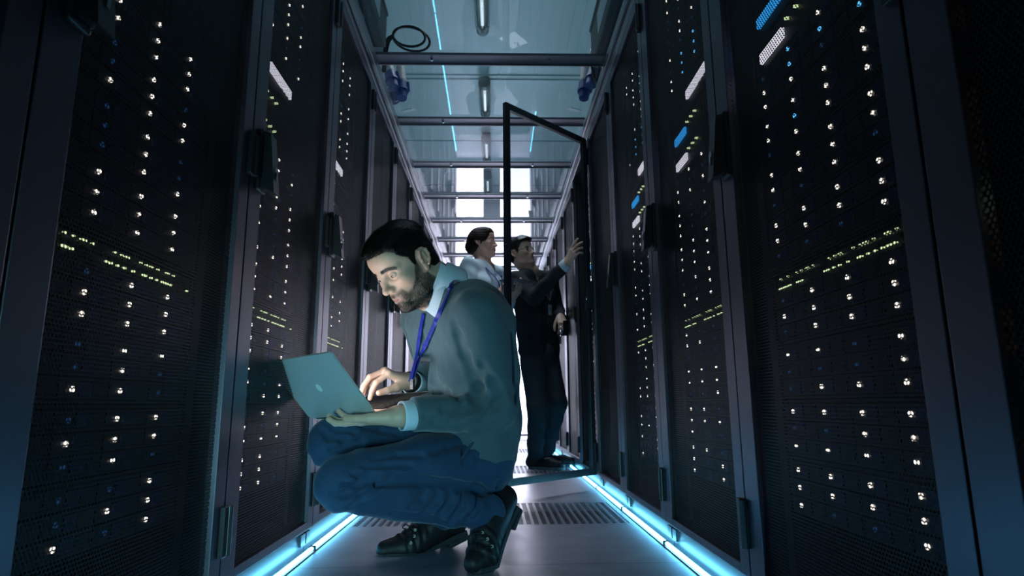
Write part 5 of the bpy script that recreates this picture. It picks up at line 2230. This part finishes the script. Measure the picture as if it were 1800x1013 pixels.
# ------------------------------------------------ man in black with glasses
def build_man2():
    f = nrm((0.72, -0.69, 0))
    l = np.array([-f[1], f[0], 0.0])                 # his left: away from the camera
    Y = 4.52
    HRm = head_pose(R(40), R(12), R(8))
    s_ = 0.96
    t_ = at(930, 436, Y - 0.09) - HRm @ np.array([0.092, -0.018, 0.004]) * s_
    hm = lambda x, y, z: HRm @ np.array([x, y, z]) * s_ + t_
    neck = at(932, 478, Y)
    foot = at(952, 822, 4.46)
    off = np.array([foot[0], foot[1], 0.0])
    root = empty('person', tuple(off))
    chest = at(938, 520, Y + 0.01)
    waist = at(944, 575, Y + 0.03)
    hips = at(948, 622, Y + 0.04)
    shr, shl = at(908, 492, Y - 0.15), at(966, 492, Y + 0.14)
    el_r, wr_r = at(938, 524, 4.24), at(996, 464, 4.02)
    el_l, wr_l = at(980, 548, 4.70), at(985, 557, 4.48)
    bs = head_solid()
    bs.xform(HRm, t_, s_)
    bs.chain([hm(-0.035, 0, -0.06), neck], [0.052, 0.056], k=0.03)
    bs.rc(hm(0.01, 0, -0.09), neck + f * 0.03, 0.035, 0.04, k=0.03)
    bs.chain([neck, chest, waist, hips], [0.055, 0.08, 0.08, 0.09], k=0.03)
    bs.chain([neck, shr, el_r, wr_r], [0.045, 0.040, 0.033, 0.025], k=0.02)
    bs.chain([neck, shl, el_l, wr_l], [0.045, 0.040, 0.033, 0.025], k=0.02)
    hr = hand_solid(1, [(0.05, 0.15, 0.10), (0.25, 0.5, 0.3), (0.4, 0.7, 0.4), (0.5, 0.8, 0.4)], thumb=(0.5, 0.4, 0.2), wrist_r=0.026)
    hr.xform(frame_of(nrm(at(1019, 425, 3.94) - wr_r), (-0.3, -0.8, 0.5)), wr_r, 1.0)
    hl_ = hand_solid(-1, [(0.5, 0.9, 0.5), (0.6, 1.0, 0.6), (0.7, 1.0, 0.6), (0.8, 1.0, 0.6)], thumb=(0.6, 0.5, 0.3), wrist_r=0.026)
    hl_.xform(frame_of(nrm(at(991, 572, 4.40) - wr_l), (0.2, -0.9, 0.3)), wr_l, 1.0)
    bs.extend(hr).extend(hl_)
    nd_ = hm(-0.035, 0, -0.06) - neck
    V, F = two_part(bs, t_, np.linalg.norm(neck + nd_ * 0.3 - t_), 0.0020, 0.0042)
    L = (V - t_) @ HRm / s_
    base = (0.62, 0.40, 0.31)
    tone = np.tile(np.array(base), (len(V), 1))
    near = np.sqrt((L ** 2).sum(1)) < 0.2
    tone[near] = head_tone(L[near], base, (0.40, 0.20, 0.17))
    mesh_from('body', V - off, F, M['skin'], root, color=tone)
    add_eyes(root, off, HRm, t_, s_, (0.9, -0.15, 0.2))
    hs = Solid()
    hs.el((-0.012, 0, 0.035), (0.098, 0.077, 0.084), k=0.01)
    hs.el((0.052, 0, 0.048), (0.044, 0.058, 0.040), k=0.02)
    hs.el((-0.030, 0, -0.02), (0.075, 0.066, 0.075), k=0.03)

    def hf_(P):
        Lp = (P - t_) @ HRm / s_
        m = short_hair_mask(Lp)
        x, z = Lp[:, 0], Lp[:, 2]
        th = 0.004 + 0.012 * sm(z, 0.03, 0.09) + 0.010 * sm(x, 0.0, 0.06) * sm(z, 0.05, 0.08)
        tt = np.where(m > 0, th * sm(m, 0, 0.014) + 0.002 * noise3(Lp, 190, 6) * sm(m, 0, 0.02), -0.02 * np.clip(-m / 0.02, 0, 1) - 0.002)
        return (hs.ev(Lp) - tt) * s_
    V, F = surface(hf_, t_ - 0.18, t_ + 0.18, 0.0042)
    mesh_from('hair', V - off, F, M['hair_dark'], root)
    g = MB()
    for q in (-1, 1):
        ring = [hm(0.0935 - 0.010 * (abs(math.cos(a) * 0.024 * q + q * 0.033) / 0.05) ** 2, q * 0.033 + 0.024 * math.cos(a), -0.004 + 0.018 * math.sin(a)) - off for a in [2 * math.pi * i / 20 for i in range(20)]]
        g.tube(ring, 0.0022, n=6, closed=True)
        g.tube([hm(0.084, q * 0.057, 0.000) - off, hm(0.04, q * 0.077, 0.004) - off, hm(-0.012, q * 0.080, 0.006) - off], 0.0022, n=6)
    g.tube([hm(0.0935, 0.009, 0.002) - off, hm(0.097, 0, 0.005) - off, hm(0.0935, -0.009, 0.002) - off], 0.002, n=6)
    g.build('glasses', M['glasses_black'], root)
    sw2 = Solid()
    for q in (-1, 1):
        sw2.chain([neck + l * q * 0.06 + np.array([0, 0, -0.08]), chest + l * q * 0.080, waist + l * q * 0.075, hips + l * q * 0.075 + np.array([0, 0, 0.03])], [0.075, 0.105, 0.102, 0.108], k=0.04)
    sw2.rc(neck + np.array([0, 0, -0.03]), shr, 0.055, 0.066, k=0.04)
    sw2.rc(neck + np.array([0, 0, -0.03]), shl, 0.055, 0.066, k=0.04)
    limb(sw2, [shr, el_r, wr_r + (el_r - wr_r) * 0.12], [0.068, 0.056, 0.042], 0.015)
    limb(sw2, [shl, el_l, wr_l + (el_l - wr_l) * 0.15], [0.068, 0.056, 0.042], 0.015)
    sw2.rc(neck + f * 0.01, neck + np.array([0, 0, 0.10]), 0.062, 0.085, k=0.005, op=-1)
    sw2.rc(neck + f * 0.09 + np.array([0, 0, -0.09]), neck + f * 0.04 + np.array([0, 0, 0.02]), 0.010, 0.05, k=0.006, op=-1)
    sw2.disp = lambda P: 0.005 * noise3(P, 36, 17) + 0.002 * np.sin(P[:, 2] * 60 + 30 * P[:, 0])
    lo, hi = bounds(sw2)
    V, F = surface(sw2, lo, hi, 0.006)
    mesh_from('sweater', V - off, F, M['knit_black'], root)
    c = MB()
    for q in (-1, 1):
        P = smooth_path([neck - f * 0.058 + np.array([0, 0, 0.030]), neck + l * q * 0.066 + np.array([0, 0, 0.012]), neck + f * 0.070 + l * q * 0.030 + np.array([0, 0, -0.040])], 6)
        c.ribbon([p - off for p in P], [np.array([0, 0, 1.0])] * len(P), 0.024, 0.003)
    c.build('shirt_collar', M['badge_gray'], root)
    u = nrm(el_r - wr_r)
    c = MB()
    c.tube([wr_r + u * 0.05 - off, wr_r + u * 0.0 - off], [0.041, 0.041], n=20)
    c.build('shirt_cuff', M['shirt_white'], root, smooth=True)
    ln = MB()
    bd = at(967, 545, 4.31)
    for q in (-1, 1):
        P = smooth_path([neck + l * q * 0.055 + f * 0.03 + np.array([0, 0, 0.0]), chest + l * q * 0.05 + f * 0.118 + np.array([0, 0, 0.06]), bd + np.array([0, 0.004, 0.065])], 6)
        ln.ribbon([p - off for p in P], [l] * len(P), 0.010, 0.0015)
    lo_ = ln.build('lanyard', M['knit_black'], root)
    b = MB()
    b.obox(bd - off, nrm(l - f * 0.2) * 0.022, f * 0.0015, np.array([0, 0, 0.036]))
    b.obox(bd + f * 0.0018 + np.array([0, 0, 0.006]) - off, nrm(l - f * 0.2) * 0.012, f * 0.0006, np.array([0, 0, 0.014]), 1)
    b.build('badge', [M['badge_white'], M['badge_gray']], lo_)['label'] = 'white name badge'
    tr = Solid()
    tr.el(hips + np.array([0, 0, -0.01]), (0.115, 0.155, 0.12), rot=np.stack([f, l, [0, 0, 1]], 1), k=0.03)
    hpr, hpl = hips - l * 0.075 + np.array([0, 0, -0.05]), hips + l * 0.085 + np.array([0, 0, -0.05])
    knr, anr = at(944, 715, 4.38), at(941, 800, 4.46)
    knl, anl = at(980, 708, 4.50), at(962, 790, 4.68)
    limb(tr, [hpr, knr, anr], [0.096, 0.070, 0.056]); limb(tr, [hpl, knl, anl], [0.096, 0.070, 0.056])
    tr.disp = lambda P: 0.005 * noise3(P, 34, 23) + 0.004 * np.sin(P[:, 2] * 50 + 40 * P[:, 0]) * sm(0.45 - P[:, 2], 0, 0.2)
    lo, hi = bounds(tr)
    V, F = surface(tr, lo, hi, 0.007)
    mesh_from('trousers', V - off, F, M['trouser_dark'], root)
    shoe(root, off, np.array([anr[0] - 0.03, anr[1] + 0.02, 0]), np.array([anr[0] + 0.20, anr[1] - 0.10, 0]))
    shoe(root, off, np.array([anl[0] - 0.03, anl[1] + 0.02, 0]), np.array([anl[0] + 0.20, anl[1] - 0.08, 0]))
    tag(root, 'standing person in black sweater and glasses reaching up to a server rack', 'person')
    ph = MB()
    pc = at(994, 577, 4.40)
    ph.obox(pc, nrm((0.9, 0.3, 0.1)) * 0.020, np.array([-0.3, 0.9, 0]) * 0.004, nrm((0.05, 0, 1)) * 0.055)
    tag(ph.build('handset', M['screen_off']), 'small dark handset in the lowered hand of the person in black', 'handset')


build_man2()
